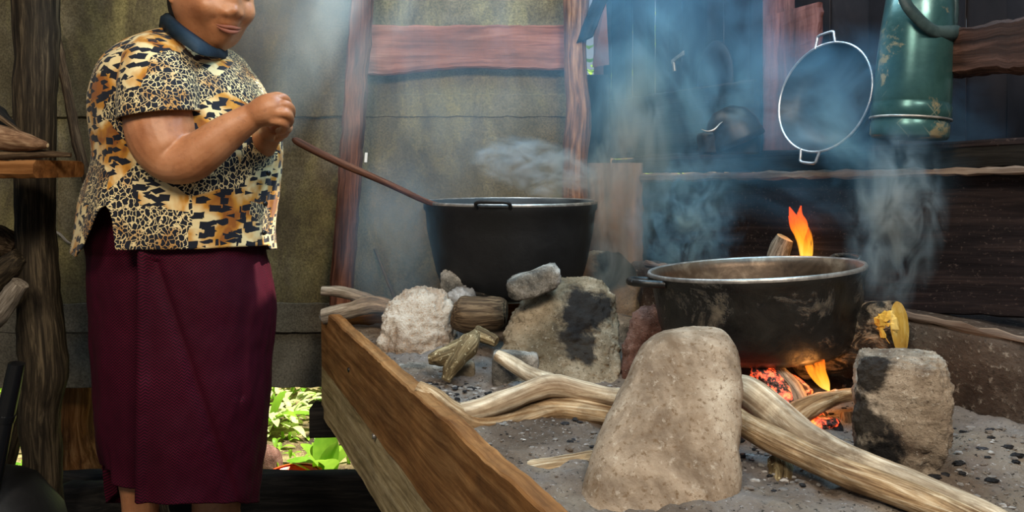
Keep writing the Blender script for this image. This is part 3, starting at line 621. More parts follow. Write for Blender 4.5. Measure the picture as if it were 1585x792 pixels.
rock([(510, 1072, 1100), (514, 1035, 1118), (525, 1008, 1130), (545, 992, 1139), (590, 968, 1146), (640, 945, 1147), (690, 926, 1145), (740, 908, 1140), (790, 893, 1120), (850, 880, 1100), (890, 890, 1080), (915, 930, 1060)], (.96, .78), M['rock_near'], 'large smooth speckled stone in front of the near pot', dr=.62, e=2.4, amp=.035, ns=7, seed=2, seg=110, n=110, fine=.006)
rock([(446, 648, 668), (452, 622, 690), (470, 603, 702), (500, 590, 706), (535, 586, 704), (565, 588, 700), (600, 596, 695), (620, 606, 690)], (1.50, 1.42), M['rock_pale'], 'pale crusty rounded rock at the left side of the hearth', dr=.75, e=2.3, amp=.07, ns=14, seed=4, seg=110, n=90, fine=.035)
rock([(429, 882, 905), (434, 852, 925), (450, 826, 942), (480, 802, 953), (520, 782, 961), (560, 768, 963), (600, 765, 955), (640, 785, 940)], (1.40, 1.24), M['rock_dark'], 'big soot blackened boulder leaning below the far pot', dr=.45, e=2.15, amp=.05, ns=9, seed=6, seg=110, n=90, fine=.03, facet=.03)
def rock_rot(rows, Y, m, label, roll, name='hearth_stone', cat='stone', yaw=0, sx=1, **kw):
    mb = MB(); blob(mb, rows, Y, **kw); c = sum(mb.v, V())/len(mb.v); R = Matrix.Rotation(math.radians(roll), 3, 'Y') @ Matrix.Rotation(math.radians(yaw), 3, 'Z') @ Matrix.Diagonal((sx, sx, 1))
    mb.v = [c+R @ (v-c) for v in mb.v]; return solo(name, mb, m, label, cat)
rock_rot([(418, 800, 855), (421, 788, 866), (436, 785, 869), (450, 787, 866), (455, 800, 850)], 1.33, M['rock_grey'], 'angular grey white stone balanced on top of the soot blackened boulder', -20, dr=.6, e=4, amp=.09, ns=22, seed=8, seg=40, n=24, fine=.04, facet=.1)
rock([(419, 692, 710), (423, 684, 722), (437, 682, 725), (455, 684, 728), (475, 690, 730), (500, 695, 728)], 1.55, M['rock_grey'], 'small grey stone standing behind the pale crusty rock', dr=.8, e=3, amp=.1, ns=22, seed=9, seg=36, n=24, fine=.04)
rock([(448, 700, 716), (455, 690, 735), (480, 690, 745), (520, 688, 745), (560, 690, 740)], 1.50, M['ash_white'], 'crusted ash heap between the pale rock and the short log', 'ash_heap', 'ash', dr=.7, e=2.2, amp=.12, ns=18, seed=10, seg=40, n=30, fine=.05)
rock([(562, 625, 672), (564, 616, 690), (580, 614, 692), (600, 618, 690), (622, 622, 686)], 1.36, M['rock_grey'], 'low grey block in front of the pale crusty rock', 'hearth_block', 'block', dr=.55, e=6, amp=.03, ns=12, seed=11, seg=40, n=24)
rock([(560, 702, 728), (564, 700, 735), (585, 698, 737), (610, 700, 736)], 1.33, M['rock_dark'], 'small brown upright block under the mossy sticks', 'hearth_block', 'block', dr=.8, e=5, amp=.04, ns=14, seed=12, seg=30, n=18)
rock([(545, 768, 820), (548, 763, 832), (580, 762, 832), (612, 766, 828)], 1.27, M['rock_grey'], 'squared grey block in front of the soot blackened boulder', 'hearth_block', 'block', dr=.5, e=6, amp=.03, ns=14, seed=13, seg=40, n=24)
rock([(475, 1000, 1014), (482, 985, 1035), (510, 972, 1050), (545, 962, 1055), (580, 958, 1050), (600, 962, 1040)], 1.28, M['rock_red'], 'brown cracked stone behind the smooth stone, left under the near pot', dr=.6, e=2.3, amp=.1, ns=14, seed=14, seg=50, n=36, fine=.04)
rock_rot([(655, 800, 822), (660, 797, 850), (672, 796, 876), (684, 800, 868), (694, 806, 845), (700, 815, 830)], 1.085, M['rock_red'], 'reddish wedge shaped stone lying under the driftwood', 3, dr=.6, e=2.6, amp=.06, ns=20, seed=15, seg=44, n=26, fine=.03)
rock_rot([(546, 1392, 1440), (550, 1345, 1455), (562, 1328, 1463), (600, 1322, 1466), (650, 1320, 1464), (700, 1322, 1454), (745, 1325, 1446), (790, 1316, 1450)], .90, M['brick'], 'rough upright concrete block with one sooty side, right of the fire', 0, 'hearth_block', 'block', yaw=-24, sx=.90, dr=.80, e=6, amp=.035, ns=9, seed=16, seg=100, n=90, fine=.03, facet=.03)
rock([(690, 1400, 1440), (705, 1360, 1480), (730, 1330, 1520), (770, 1310, 1545)], .955, M['ash'], 'mound of brown ash banked round the concrete block', 'ash_mound', 'ash', dr=.6, e=2, amp=.1, ns=14, seed=17, seg=50, n=24, fine=.05)
rock([(486, 905, 960), (492, 890, 985), (520, 880, 992), (560, 880, 990)], 1.62, M['rock_grey'], 'grey stone behind the boulder, below the corner panel', dr=.6, e=2.4, amp=.1, ns=14, seed=18, seg=40, n=20, fine=.04)
rock([(388, 893, 925), (398, 880, 960), (430, 872, 985), (480, 870, 992), (520, 875, 990)], 1.80, M['rock_dark'], 'tall dark stone supporting the far pot from behind', dr=.35, e=2.3, amp=.08, ns=9, seed=19, seg=40, n=24, fine=.03)
# ------------------------------------------------------------------ pots
def pot(name, label, c, R, H, tilt, mats, handles, mout, seg=72, flare=.86):
    t = thing(name, label, 'pot', c)
    Mx = Matrix.Translation(c) @ tilt
    b = MB(); rb_ = R*flare
    prof = [(.0008, 0), (rb_*.60, .001), (rb_*.80, H*.03), (rb_*.92, H*.12), (rb_*.98, H*.26), (rb_*1.0+(R-rb_)*.2, H*.42), (R*.965, H*.70), (R*.985, H*.90), (R*1.01, H*.935), (R*1.012, H)]
    lathe(b, prof, Mx, seg, .004, 30, 1)
    part('pot_body', b, mout, t)
    i = MB(); w = .006
    lathe(i, [(R*1.012, H), (R*1.0, H+.002), (R*.985-.001, H+.001), (R*.97-w*.4, H*.9), (R*.94-w, H*.6), (rb_-w, H*.28), (rb_*.8, H*.1), (.0008, H*.07)], Mx, seg, .004, 30, 1)
    part('pot_inside', i, mats[0], t)
    r = MB(); lathe(r, [(R*1.014, H-.003), (R*1.018, H), (R*1.008, H+.0035), (R*.985, H+.003), (R*.978, H-.004)], Mx, seg, 0); part('pot_rim', r, mats[1], t)
    for (ang, k) in handles:
        h = MB(); a = math.radians(ang); d = V((math.cos(a), math.sin(a), 0)); s = V((-math.sin(a), math.cos(a), 0))
        if k == 'tab':
            pts = [(d*R*.98+s*.035+V((0, 0, H*.93))), (d*(R+.028)+s*.030+V((0, 0, H*.96))), (d*(R+.042)+V((0, 0, H*.965))), (d*(R+.028)-s*.030+V((0, 0, H*.96))), (d*R*.98-s*.035+V((0, 0, H*.93)))]
            tube(h, [tuple(Mx @ p)+(.0065,) for p in pts], 24, 10, .04, 20, 3)
        else:
            pts = [(d*R*.985+s*.035+V((0, 0, H*.97))), (d*(R+.010)+s*.033+V((0, 0, H*1.03))), (d*(R+.018)+V((0, 0, H*1.04))), (d*(R+.010)-s*.033+V((0, 0, H*1.03))), (d*R*.985-s*.035+V((0, 0, H*.97)))]
            tube(h, [tuple(Mx @ p)+(.004,) for p in pts], 24, 8, 0, 20, 3)
        part('handle', h, mats[2], t)
    return t, Mx
cN = P(1165, 415, 1.21); H = .142
tiltN = Matrix.Rotation(math.radians(-4.0), 4, 'Y') @ Matrix.Rotation(math.radians(-2.6), 4, 'X')
pN, MxN = pot('cooking_pot', 'wide black iron cooking pot over the near fire', cN-(tiltN.to_3x3() @ V((0, 0, H))), .174, H, tiltN, (M['pot_inside'], M['rim'], M['metal_black']), ((188, 'tab'), (12, 'wire')), M['metal_black'], flare=.925)
cF = P(790, 312, 1.66); HF = .215
pF, MxF = pot('big_pot', 'very large soot black pot on the far fire at the back', cF-V((0, 0, HF)), .200, HF, Matrix.Identity(4), (M['pot_far'], M['rim'], M['pot_far']), ((-100, 'wire'), (80, 'tab')), M['pot_far'], flare=.88)
# spoon standing in the far pot
sp_ = thing('wooden_spoon', 'long brown wooden spoon handle resting on the rim of the big pot', 'spoon', P(600, 275, 1.5))
mb = MB(); tube(mb, px((457, 216, 1.44, .0075), (466, 222, 1.44, .0095), (520, 249, 1.475, .0095), (600, 284, 1.52, .0085), (660, 312, 1.55, .0075), (690, 322, 1.57, .007), (740, 350, 1.6, .007), (790, 380, 1.63, .007)), 50, 12, .05, 20, 21, flat=.8)
part('spoon_handle', mb, M['post_red'], sp_)
mb = MB(); tube(mb, px((785, 376, 1.62, .008), (800, 385, 1.63, .028), (822, 398, 1.64, .030), (840, 408, 1.65, .006)), 18, 16, 0, 10, 0, flat=.35); part('spoon_bowl', mb, M['post_red'], sp_)
# ------------------------------------------------------------------ firewood
B = branch
B('driftwood', [(646, 599, 1.075, .010), (668, 612, 1.07, .014), (700, 638, 1.065, .017), (740, 655, 1.07, .018), (800, 645, 1.09, .018), (860, 632, 1.10, .018), (930, 640, 1.08, .017), (985, 650, 1.05, .016)], M['stick'], 'thick brown lower branch of driftwood running behind the smooth stone', 'firewood', 18, 60, .10, 16, 31, cap=M['cut_end'])
fk = MB(); tube(fk, px((688, 634, 1.075, .010), (700, 640, 1.07, .014), (745, 632, 1.07, .015), (795, 615, 1.08, .016), (850, 597, 1.10, .017), (905, 606, 1.10, .015), (975, 618, 1.06, .014)), 60, 18, .14, 18, 32, capmat=1)
tube(fk, px((770, 550, 1.24, .010), (792, 562, 1.22, .013), (820, 580, 1.18, .013), (850, 594, 1.13, .017), (862, 598, 1.10, .015)), 30, 16, .12, 20, 33, capmat=1)
solo('forked_branch', fk, [M['stick_pale'], M['cut_end']], 'pale forked branch lying over the driftwood, left of the smooth stone', 'firewood')
B('thin_branch', [(745, 622, 1.13, .007), (800, 618, 1.13, .008), (860, 620, 1.13, .008), (950, 622, 1.12, .008)], M['stick_dark'], 'thin dark branch between the forked branch and the driftwood', 'firewood', 10, 30, .15, 24, 34)
B('short_log', [(762, 742, .93, .017), (800, 736, .93, .017), (850, 729, .94, .017), (900, 722, .95, .018), (960, 715, .96, .018)], M['stick'], 'straight pinkish log disappearing behind the smooth stone, nearest the plank', 'firewood', 18, 40, .10, 20, 35, cap=M['stick_dark'])
B('corner_log', [(500, 490, 1.66, .018), (540, 480, 1.66, .020), (580, 472, 1.66, .020), (612, 478, 1.64, .018), (640, 490, 1.60, .014)], M['stick_grey'], 'grey log across the back left corner of the hearth', 'firewood', 16, 36, .16, 18, 36)
B('corner_branch', [(498, 450, 1.72, .012), (530, 452, 1.72, .014), (565, 462, 1.72, .014), (610, 478, 1.70, .010)], M['stick_grey'], 'thinner grey branch behind the corner log', 'firewood', 12, 30, .2, 20, 37)
B('stub_log', [(700, 484, 1.42, .020), (712, 486, 1.42, .032), (745, 486, 1.42, .034), (775, 484, 1.43, .030), (784, 484, 1.43, .02)], M['stick_dark'], 'short thick brown log lying between pale rock and boulder', 'firewood', 18, 34, .18, 16, 38, ridge=.2)
B('log_slab', [(735, 458, 1.52, .010), (755, 456, 1.52, .014), (780, 460, 1.52, .010)], M['charred'], 'charred slab behind the short thick log, below the far pot', 'firewood', 10, 14, .2, 20, 39)
ms = MB(); tube(ms, px((664, 556, 1.27, .010), (680, 553, 1.27, .016), (700, 545, 1.28, .017), (720, 534, 1.29, .016), (735, 528, 1.30, .012)), 30, 16, .3, 30, 41, capmat=1)
solo('mossy_stick', ms, [M['bark'], M['cut_end']], 'mossy stick with a pale cut end pointing left, before the pale rock', 'firewood')
ms = MB(); tube(ms, px((690, 588, 1.25, .009), (698, 572, 1.26, .014), (712, 550, 1.27, .017), (728, 530, 1.29, .018), (738, 518, 1.31, .012)), 30, 16, .3, 30, 42, capmat=1)
solo('mossy_stick', ms, [M['bark'], M['cut_end']], 'mossy stick lying across the other, cut end pointing down', 'firewood')
ms = MB(); tube(ms, px((735, 515, 1.32, .014), (752, 522, 1.31, .013), (768, 530, 1.3, .010)), 20, 14, .3, 30, 43)
solo('bark_piece', ms, M['bark'], 'small piece of flaky bark right of the mossy sticks', 'bark')
# right side logs
B('long_log', [(1140, 600, 1.02, .020), (1165, 612, 1.00, .024), (1200, 640, .97, .024), (1250, 680, .92, .021), (1330, 720, .86, .019), (1430, 760, .80, .018), (1530, 802, .74, .015), (1600, 835, .70, .012)], M['stick_pale'], 'long pale bleached log slanting to the lower right, uppermost', 'firewood', 20, 90, .09, 14, 51)
B('long_log', [(1125, 640, .95, .017), (1160, 662, .93, .017), (1220, 692, .885, .017), (1300, 728, .83, .016), (1380, 757, .79, .016), (1470, 792, .745, .014), (1540, 822, .71, .012)], M['stick'], 'long brown log slanting to the lower right, under the pale one', 'firewood', 20, 80, .09, 16, 52)
B('burning_log', [(1240, 562, 1.19, .028), (1285, 540, 1.15, .038), (1330, 520, 1.122, .042), (1362, 507, 1.10, .041), (1393, 507, 1.079, .038)], M['charred'], 'thick charred log with a bright yellow cut face, beside the near pot', 'firewood', 28, 40, .12, 14, 53, cap=M['cut_yellow'])
bt = MB()
for k in range(14):
    q = P(1362+rnd.random()*22, 488+rnd.random()*34, 1.058+rnd.random()*.008); chunk(bt, q, .0055+.005*rnd.random(), (1, .6, 1.2), k*3.1, .7)
solo('torn_bark', bt, M['cut_yellow'], 'yellow splintered wood beside the cut face of the charred log', 'bark', smooth=False)
B('fire_twig', [(1205, 665, 1.02, .018), (1235, 642, 1.02, .017), (1265, 624, 1.02, .014), (1300, 612, 1.03, .011), (1330, 607, 1.03, .009), (1350, 597, 1.03, .007)], M['stick'], 'short knobbly stick pointing at the concrete block', 'firewood', 14, 34, .22, 22, 54, cap=M['cut_end'])
B('stub_twig', [(1285, 622, 1.03, .010), (1292, 612, 1.03, .009), (1298, 605, 1.03, .005)], M['stick_pale'], 'small stub on top of the short knobbly stick', 'firewood', 10, 8, .2, 22, 55)
B('mossy_log', [(1206, 710, .92, .014), (1212, 740, .90, .017), (1208, 775, .87, .018), (1200, 820, .84, .018), (1192, 850, .82, .016)], M['bark'], 'flaky mossy log standing below the crossing logs', 'firewood', 16, 30, .28, 26, 56)
B('upright_log', [(1262, 705, .95, .018), (1275, 745, .91, .021), (1272, 800, .86, .021), (1268, 850, .82, .020)], M['tuber'], 'brown upright log under the crossing logs, nearer the block', 'firewood', 16, 24, .10, 20, 57)
B('standing_log', [(1190, 470, 1.46, .018), (1196, 430, 1.46, .020), (1205, 395, 1.46, .022), (1217, 368, 1.45, .018)], M['stick_grey'], 'grey log end sticking up behind the near pot beside the flame', 'firewood', 16, 20, .14, 18, 58, cap=M['cut_end'])
B('charred_log', [(1150, 585, 1.16, .02), (1190, 575, 1.2, .028), (1235, 560, 1.24, .03), (1280, 545, 1.26, .03)], M['char_black'], 'black burnt log lying deep under the near pot', 'firewood', 16, 24, .2, 18, 59)
B('burnt_split', [(1195, 560, 1.10, .008), (1215, 590, 1.08, .016), (1232, 612, 1.06, .016), (1245, 640, 1.04, .012)], M['stick_grey'], 'grey split log charring under the flame', 'firewood', 12, 20, .25, 20, 60)
B('ash_covered_log', [(1165, 570, 1.10, .012), (1185, 580, 1.09, .016), (1205, 600, 1.07, .016), (1215, 630, 1.05, .012)], M['ember'], 'ash whitened log end with red glow under the near pot', 'firewood', 12, 20, .3, 22, 61)
B('ember_log', [(1200, 590, 1.13, .014), (1225, 600, 1.10, .018), (1250, 615, 1.08, .014)], M['ember'], 'glowing split log beside the flame under the near pot', 'firewood', 12, 16, .3, 20, 62)
B('black_stub', [(1282, 655, 1.03, .014), (1292, 680, 1.01, .018), (1306, 700, 1.0, .014)], M['char_black'], 'black charcoal stub left of the concrete block', 'charcoal', 12, 16, .25, 20, 63)
B('brown_stub', [(1312, 640, 1.04, .009), (1314, 660, 1.03, .011), (1312, 690, 1.02, .010)], M['stick_dark'], 'small brown stub against the sooty side of the concrete block', 'firewood', 10, 12, .15, 20, 64)
# ------------------------------------------------------------------ flames
def flame_mat():
    m = bpy.data.materials.new('flame'); m.use_nodes = True; nt = m.node_tree; nt.nodes.clear()
    out = nt.nodes.new('ShaderNodeOutputMaterial'); em = nt.nodes.new('ShaderNodeEmission'); tr = nt.nodes.new('ShaderNodeBsdfTransparent'); mx = nt.nodes.new('ShaderNodeMixShader')
    lw = nt.nodes.new('ShaderNodeLayerWeight'); lw.inputs[0].default_value = .5
    sep = nt.nodes.new('ShaderNodeSeparateXYZ'); nt.links.new(restv(nt), sep.inputs[0])
    n = tex(nt, mapv(nt, objv(nt), (40, 40, 14)), 1, 4, .6, .8)
    h = math_(nt, 'ADD', sep.outputs[2], math_(nt, 'MULTIPLY', math_(nt, 'SUBTRACT', n, .5), .9))
    nt.links.new(ramp(nt, h, [(.05, (1, .55, .08)), (.35, (1, .34, .02)), (.7, (.95, .13, .01)), (1, (.7, .06, .01))]), em.inputs[0]); em.inputs[1].default_value = 1.7
    fac = math_(nt, 'MULTIPLY', math_(nt, 'SUBTRACT', 1.0, math_(nt, 'POWER', lw.outputs['Facing'], 1.6)), ramp(nt, n, [(.36, (.15, .15, .15)), (.5, (.9, .9, .9))]))
    nt.links.new(fac, mx.inputs[0]); nt.links.new(tr.outputs[0], mx.inputs[1]); nt.links.new(em.outputs[0], mx.inputs[2]); nt.links.new(mx.outputs[0], out.inputs[0]); return m
M['flame'] = flame_mat()
def flame(tongues, Y, label):
    c = P(tongues[0][0][0], tongues[0][0][1], Y); t = thing('flame', label, 'flame', c)
    for k, tg in enumerate(tongues):
        mb = MB(); pts = [tuple(P(a, b, Y+dy))+(r,) for a, b, r, dy in tg]
        tube(mb, pts, 26, 14, .12, 30, 70+k, closed_ends=False, flat=1, flat_dir=(1, 0, 0))
        z = [v.z for v in mb.v]; z0, z1 = min(z), max(z); mb.r = [(v.x, v.y, (v.z-z0)/(z1-z0)) for v in mb.v]
        part('flame_tongue', mb, M['flame'], t)
flame([[(1248, 402, .010, 0), (1247, 378, .016, 0), (1240, 356, .015, 0), (1229, 338, .009, 0), (1222, 320, .001, 0)],
       [(1252, 400, .008, .01), (1252, 375, .012, .01), (1246, 350, .010, .01), (1238, 333, .006, .01), (1240, 318, .001, .01)],
       [(1246, 398, .006, -.01), (1240, 372, .007, -.01), (1228, 352, .006, -.01), (1221, 334, .001, -.01)],
       [(1254, 385, .003, .02), (1262, 362, .0065, .02), (1262, 340, .0055, .02), (1255, 322, .0035, .02), (1257, 303, .0004, .02)],
       [(1250, 404, .006, -.02), (1250, 388, .009, -.02), (1249, 370, .005, -.02), (1252, 352, .0005, -.02)]], 1.40, 'tall orange flame rising behind the near pot')
flame([[(1284, 606, .001, 0), (1276, 590, .006, 0), (1268, 572, .006, 0), (1262, 556, .004, 0), (1256, 540, .001, 0)],
       [(1284, 605, .001, .01), (1271, 594, .005, .01), (1257, 576, .006, .01), (1249, 560, .005, .01), (1236, 546, .001, .01)],
       [(1283, 606, .001, -.006), (1280, 592, .004, -.006), (1274, 574, .0045, -.006), (1272, 556, .004, -.006), (1266, 540, .001, -.006)],
       [(1262, 584, .001, .012), (1255, 570, .003, .012), (1247, 556, .003, .012), (1240, 546, .0005, .012)]], 1.08, 'bright orange flame licking under the near pot')
flame([[(757, 452, .006, 0), (759, 443, .007, 0), (761, 434, .002, 0)], [(764, 450, .004, 0), (764, 442, .004, 0), (762, 433, .001, 0)]], 1.55, 'tiny red flame under the far pot')
def fire_light(loc, e, r=.03):
    d = bpy.data.lights.new('fire_glow', 'POINT'); d.energy = e; d.color = (1, .38, .09); d.shadow_soft_size = r
    o = bpy.data.objects.new('fire_glow', d); COL.objects.link(o); o.location = loc
fire_light(P(1245, 360, 1.42), .5); fire_light(P(1262, 585, 1.06), .3); fire_light(P(1205, 600, 1.12), .25)
# ------------------------------------------------------------------ things on the right wall
def basis(nrm, up=V((0, 0, 1))):
    z = V(nrm).normalized(); x = up.cross(z).normalized(); y = z.cross(x); return Matrix((x, y, z)).transposed().to_4x4()
pc = P(1273, 150, 1.29); nrm = V((-.93, -.44, .20))
Mp = Matrix.Translation(pc) @ basis(nrm)
pn = thing('hanging_pan', 'round black pan with shiny rim and two loop handles on the shelf', 'pan', pc)
R = .100
mb = MB(); lathe(mb, [(.0005, -.034), (.05, -.034), (.078, -.030), (.090, -.018), (R, .0)], Mp, 72); part('pan_inside', mb, M['pan_in'], pn)
mb = MB(); lathe(mb, [(.0005, -.037), (.05, -.037), (.080, -.033), (.093, -.020), (R+.002, -.001)], Mp, 72); part('pan_back', mb, M['pot_far'], pn)
mb = MB(); lathe(mb, [(R-.0005, -.001), (R+.0005, .0018), (R+.0030, .0015), (R+.0035, -.0015), (R+.001, -.003)], Mp, 72); part('pan_rim', mb, M['pan_rim'], pn)
for s in (1, -1):
    mb = MB(); ca = math.radians(96 if s > 0 else 264); d = V((math.cos(ca), math.sin(ca), 0)); q = V((-math.sin(ca), math.cos(ca), 0))
    pts = [d*(R-.002)+q*.022, d*(R+.012)+q*.019, d*(R+.021)+q*.016, d*(R+.0225), d*(R+.021)-q*.016, d*(R+.012)-q*.019, d*(R-.002)-q*.022]
    tube(mb, [tuple(Mp @ p)+(.0026,) for p in pts], 40, 8, 0, 1, 0); part('handle', mb, M['pan_rim'], pn)
# teal flask
fb0 = P(1406, 214, 1.13); top = P(1425, -30, 1.13)
ax = (top-fb0).normalized(); Mf = Matrix.Translation(fb0) @ basis(ax, V((0, 1, 0)))
fk_ = thing('teal_flask', 'large dented teal metal flask with a dark carrying strap, on the shelf', 'flask', fb0)
mb = MB(); lathe(mb, [(.0005, 0), (.053, 0), (.056, .004), (.056, .022), (.0545, .025), (.0545, .027), (.057, .030), (.057, .050), (.055, .054), (.0555, .056), (.0545, .10), (.052, .17), (.047, .225), (.040, .235), (.032, .25), (.0005, .252)], Mf, 56, .003, 30); part('flask_body', mb, M['teal'], fk_)
mb = MB(); lathe(mb, [(.033, .245), (.036, .25), (.036, .285), (.030, .29), (.0005, .292)], Mf, 40); part('flask_lid', mb, M['teal'], fk_)
mb = MB(); lathe(mb, [(.0575, .0285), (.0585, .029), (.0585, .0315), (.0575, .032)], Mf, 56); part('band', mb, M['rim'], fk_)
mb = MB(); tube(mb, px((1388, -40, 1.09, .008), (1400, 0, 1.075, .009), (1415, 22, 1.07, .010), (1440, 45, 1.075, .010), (1465, 52, 1.09, .010), (1478, 35, 1.12, .008), (1480, 0, 1.13, .007)), 40, 10, .03, 20, 3, flat=.5, flat_dir=(0, 1, 0)); part('strap', mb, M['strap'], fk_)
mb = MB(); tube(mb, px((1440, 48, 1.085, .012), (1466, 52, 1.09, .013), (1480, 50, 1.11, .010), (1488, 56, 1.12, .004)), 16, 12, .1, 20, 4); part('strap_knot', mb, M['strap'], fk_)
# broken bowl, dark box, arch shaped lid, bracket
gb = thing('charred_bowl', 'black crumpled bowl with torn pale lip on the shelf, left of the red plank', 'bowl', P(1135, 205, 1.52))
Mg = Matrix.Translation(P(1138, 212, 1.50)) @ Matrix.Rotation(math.radians(-24), 4, 'Y')
mb = MB(); lathe(mb, [(.0005, .062), (.022, .060), (.042, .048), (.056, .026), (.060, .0), (.061, -.012), (.059, -.012), (.057, .0), (.053, .024), (.040, .044), (.0005, .056)], Mg, 40, .10, 22, 5); part('bowl_shell', mb, M['pan_in'], gb)
mb = MB(); tube(mb, px((1086, 200, 1.47, .001), (1095, 203, 1.46, .003), (1105, 201, 1.455, .005), (1114, 192, 1.46, .003), (1122, 186, 1.47, .001)), 20, 8, .2, 40, 6, flat=.5); part('bowl_lip', mb, M['rim'], gb)
tb = MB(); blob(tb, [(206, 1085, 1160), (212, 1082, 1170), (238, 1084, 1172)], 1.50, dr=.5, e=6, amp=.03, ns=20, seed=3, seg=30, n=12); solo('tin_box', tb, M['pot_far'], 'black tin box under the crumpled bowl on the shelf', 'box')
lidm = MB(); lathe(lidm, [(.0005, .008), (.05, .006), (.07, 0), (.072, -.004), (.07, -.005), (.0005, .003)], Matrix.Translation(RP(1105, 120, .22)) @ basis(RN) @ Matrix.Diagonal((1, 1.35, 1, 1)), 48)
solo('oval_plate', lidm, M['soot_metal'], 'tall sooty oval plate hanging on the metal sheets above the crumpled bowl', 'plate')
bk = MB(); board(bk, RP(1058, 82, .2), RP(1040, 96, .2), (0, 0, .012), RN*.006, 3, .0005, .001); board(bk, RP(1042, 92, .2), RP(1044, 110, .2), RD*.01, RN*.006, 3, .0005, .001)
solo('metal_bracket', bk, M['rim'], 'small bent metal bracket on the sooty sheets left of the oval plate', 'bracket', smooth=False)
for k, (a, b, c, d) in enumerate([(1515, 20, 1545, 45), (1480, 10, 1505, 35)]): pass
# ------------------------------------------------------------------ garden behind the wall
gd = MB(); NU = 60; vs = [V((-4+9*i/NU, 1.99+8*j/NU, .02+.05*fb((i*.15, j*.15, 0), 2, 1)-.01*0)) for i in range(NU+1) for j in range(NU+1)]
gd.add(vs, [(i*(NU+1)+j, (i+1)*(NU+1)+j, (i+1)*(NU+1)+j+1, i*(NU+1)+j+1) for i in range(NU) for j in range(NU)])
g_ = solo('garden_ground', gd, M['soil'], None, None, kind='structure')
def leaf(mb, base, d, L, w, bend=.5, fold=.15, n=6):
    d = V(d).normalized(); side = d.cross(V((0, 0, 1))); side = side.normalized() if side.length > .05 else V((1, 0, 0)); up = side.cross(d)
    vs = []
    for i in range(n+1):
        t = i/n; c = base+d*L*t+V((0, 0, -bend*L*t*t)); ww = w*math.sin(math.pi*min(.97, .12+.85*t))**.8
        vs += [c-side*ww/2+up*fold*ww, c, c+side*ww/2+up*fold*ww]
    fs = []
    for i in range(n): a = i*3; fs += [(a, a+1, a+4, a+3), (a+1, a+2, a+5, a+4)]
    mb.add(vs, fs)
def clump(mb, c, k, L, w, spread, bend, r0=.0):
    for i in range(k):
        a = rnd.random()*6.283; e = spread*rnd.random()
        d = V((math.cos(a)*math.sin(e), math.sin(a)*math.sin(e), math.cos(e)))
        leaf(mb, c+V((math.cos(a), math.sin(a), 0))*r0*rnd.random(), d, L*(.6+.6*rnd.random()), w*(.7+.5*rnd.random()), bend)
# ground cover nobody could count
gc = MB()
for i in range(2300):
    y = 2.25+rnd.random()**1.3*3.8; x = -2.3*y*.42+rnd.random()*y*1.0
    clump(gc, V((x, y, .03)), 2, .07, .018, 1.3, .5)
solo('ground_cover', gc, M['leaf'], 'low bright green ground cover in the garden below the wall', 'plants', kind='stuff')
def bush(c, k, L, w, h, R, m, label, name='garden_bush', sep=False):
    t = thing(name, label, 'plant', c)
    st = MB()
    for i in range(5): a = i*1.256; tube(st, [(c.x, c.y, c.z, .006), (c.x+.3*R*math.cos(a), c.y+.3*R*math.sin(a), c.z+h*.6, .004), (c.x+.6*R*math.cos(a), c.y+.6*R*math.sin(a), c.z+h, .002)], 8, 6, 0, 1, 0)
    part('stem', st, M['stick_dark'], t)
    mb = MB()
    for i in range(k):
        a = rnd.random()*6.283; q = R*math.sqrt(rnd.random()); z = h*(.1+.9*rnd.random())
        leaf(mb, c+V((q*math.cos(a), q*math.sin(a), z)), (math.cos(a), math.sin(a), .3+rnd.random()*.6), L*(.6+.7*rnd.random()), w, .5)
    f = part('foliage', mb, m, t); f['kind'] = 'stuff'
g0 = lambda a, b, Y: P(a, b, Y)
bush(V((P(430, 0, 4.6).x, 4.6, 0)), 260, .16, .05, .9, .5, M['leaf'], 'bright leafy bush left of the thin trunks, beyond the wall gap')
bush(V((P(510, 0, 5.2).x, 5.2, 0)), 260, .16, .05, 1.0, .55, M['leaf'], 'bright leafy bush farthest back in the garden gap')
bush(V((P(370, 0, 5.4).x, 5.4, 0)), 220, .18, .05, 1.0, .5, M['leaf_dark'], 'darker bush behind the skirt edge in the garden')
bush(V((P(150, 0, 4.2).x, 4.2, 0)), 220, .14, .05, .8, .6, M['leaf'], 'green bush seen in the gap right of the dark post')
bush(V((P(10, 0, 4.4).x, 4.4, 0)), 220, .14, .05, .8, .6, M['leaf_dark'], 'green bush seen at the far left under the wall')
bush(V((P(460, 0, 3.7).x, 3.7, 0)), 150, .10, .03, .22, .3, M['leaf_pale'], 'low pale flowering plant in the middle of the garden gap')
bush(V((P(410, 0, 3.0).x, 3.0, 0)), 160, .08, .03, .12, .22, M['leaf_pale'], 'low variegated plant beside the skirt in the garden gap')
# tree seen through the gap near the corner
bush(V((P(915, 0, 3.6).x, 3.6, 0)), 500, .14, .05, 2.2, .45, M['leaf'], 'tall leafy shrub seen through the gap by the corner post')
for i, (a, Y, r) in enumerate([(428, 4.0, .022), (414, 3.7, .016), (482, 4.4, .03), (455, 5.0, .02), (500, 4.9, .02)]):
    x = P(a, 0, Y).x; mb = MB(); tube(mb, [(x, Y, 0, r*1.3), (x+.02, Y, .4, r), (x-.02, Y, 1.0, r*.9), (x, Y, 2.0, r*.8)], 16, 10, .15, 12, i)
    solo('slim_trunk', mb, M['stick_dark'] if i != 2 else M['stick_grey'], ['dark slim trunk nearest the middle of the gap', 'thin dark trunk close to the skirt', 'grey mottled trunk near the hearth corner', 'slim trunk farthest back in the gap', 'slim trunk hidden by the bush near the hearth'][i], 'trunk')
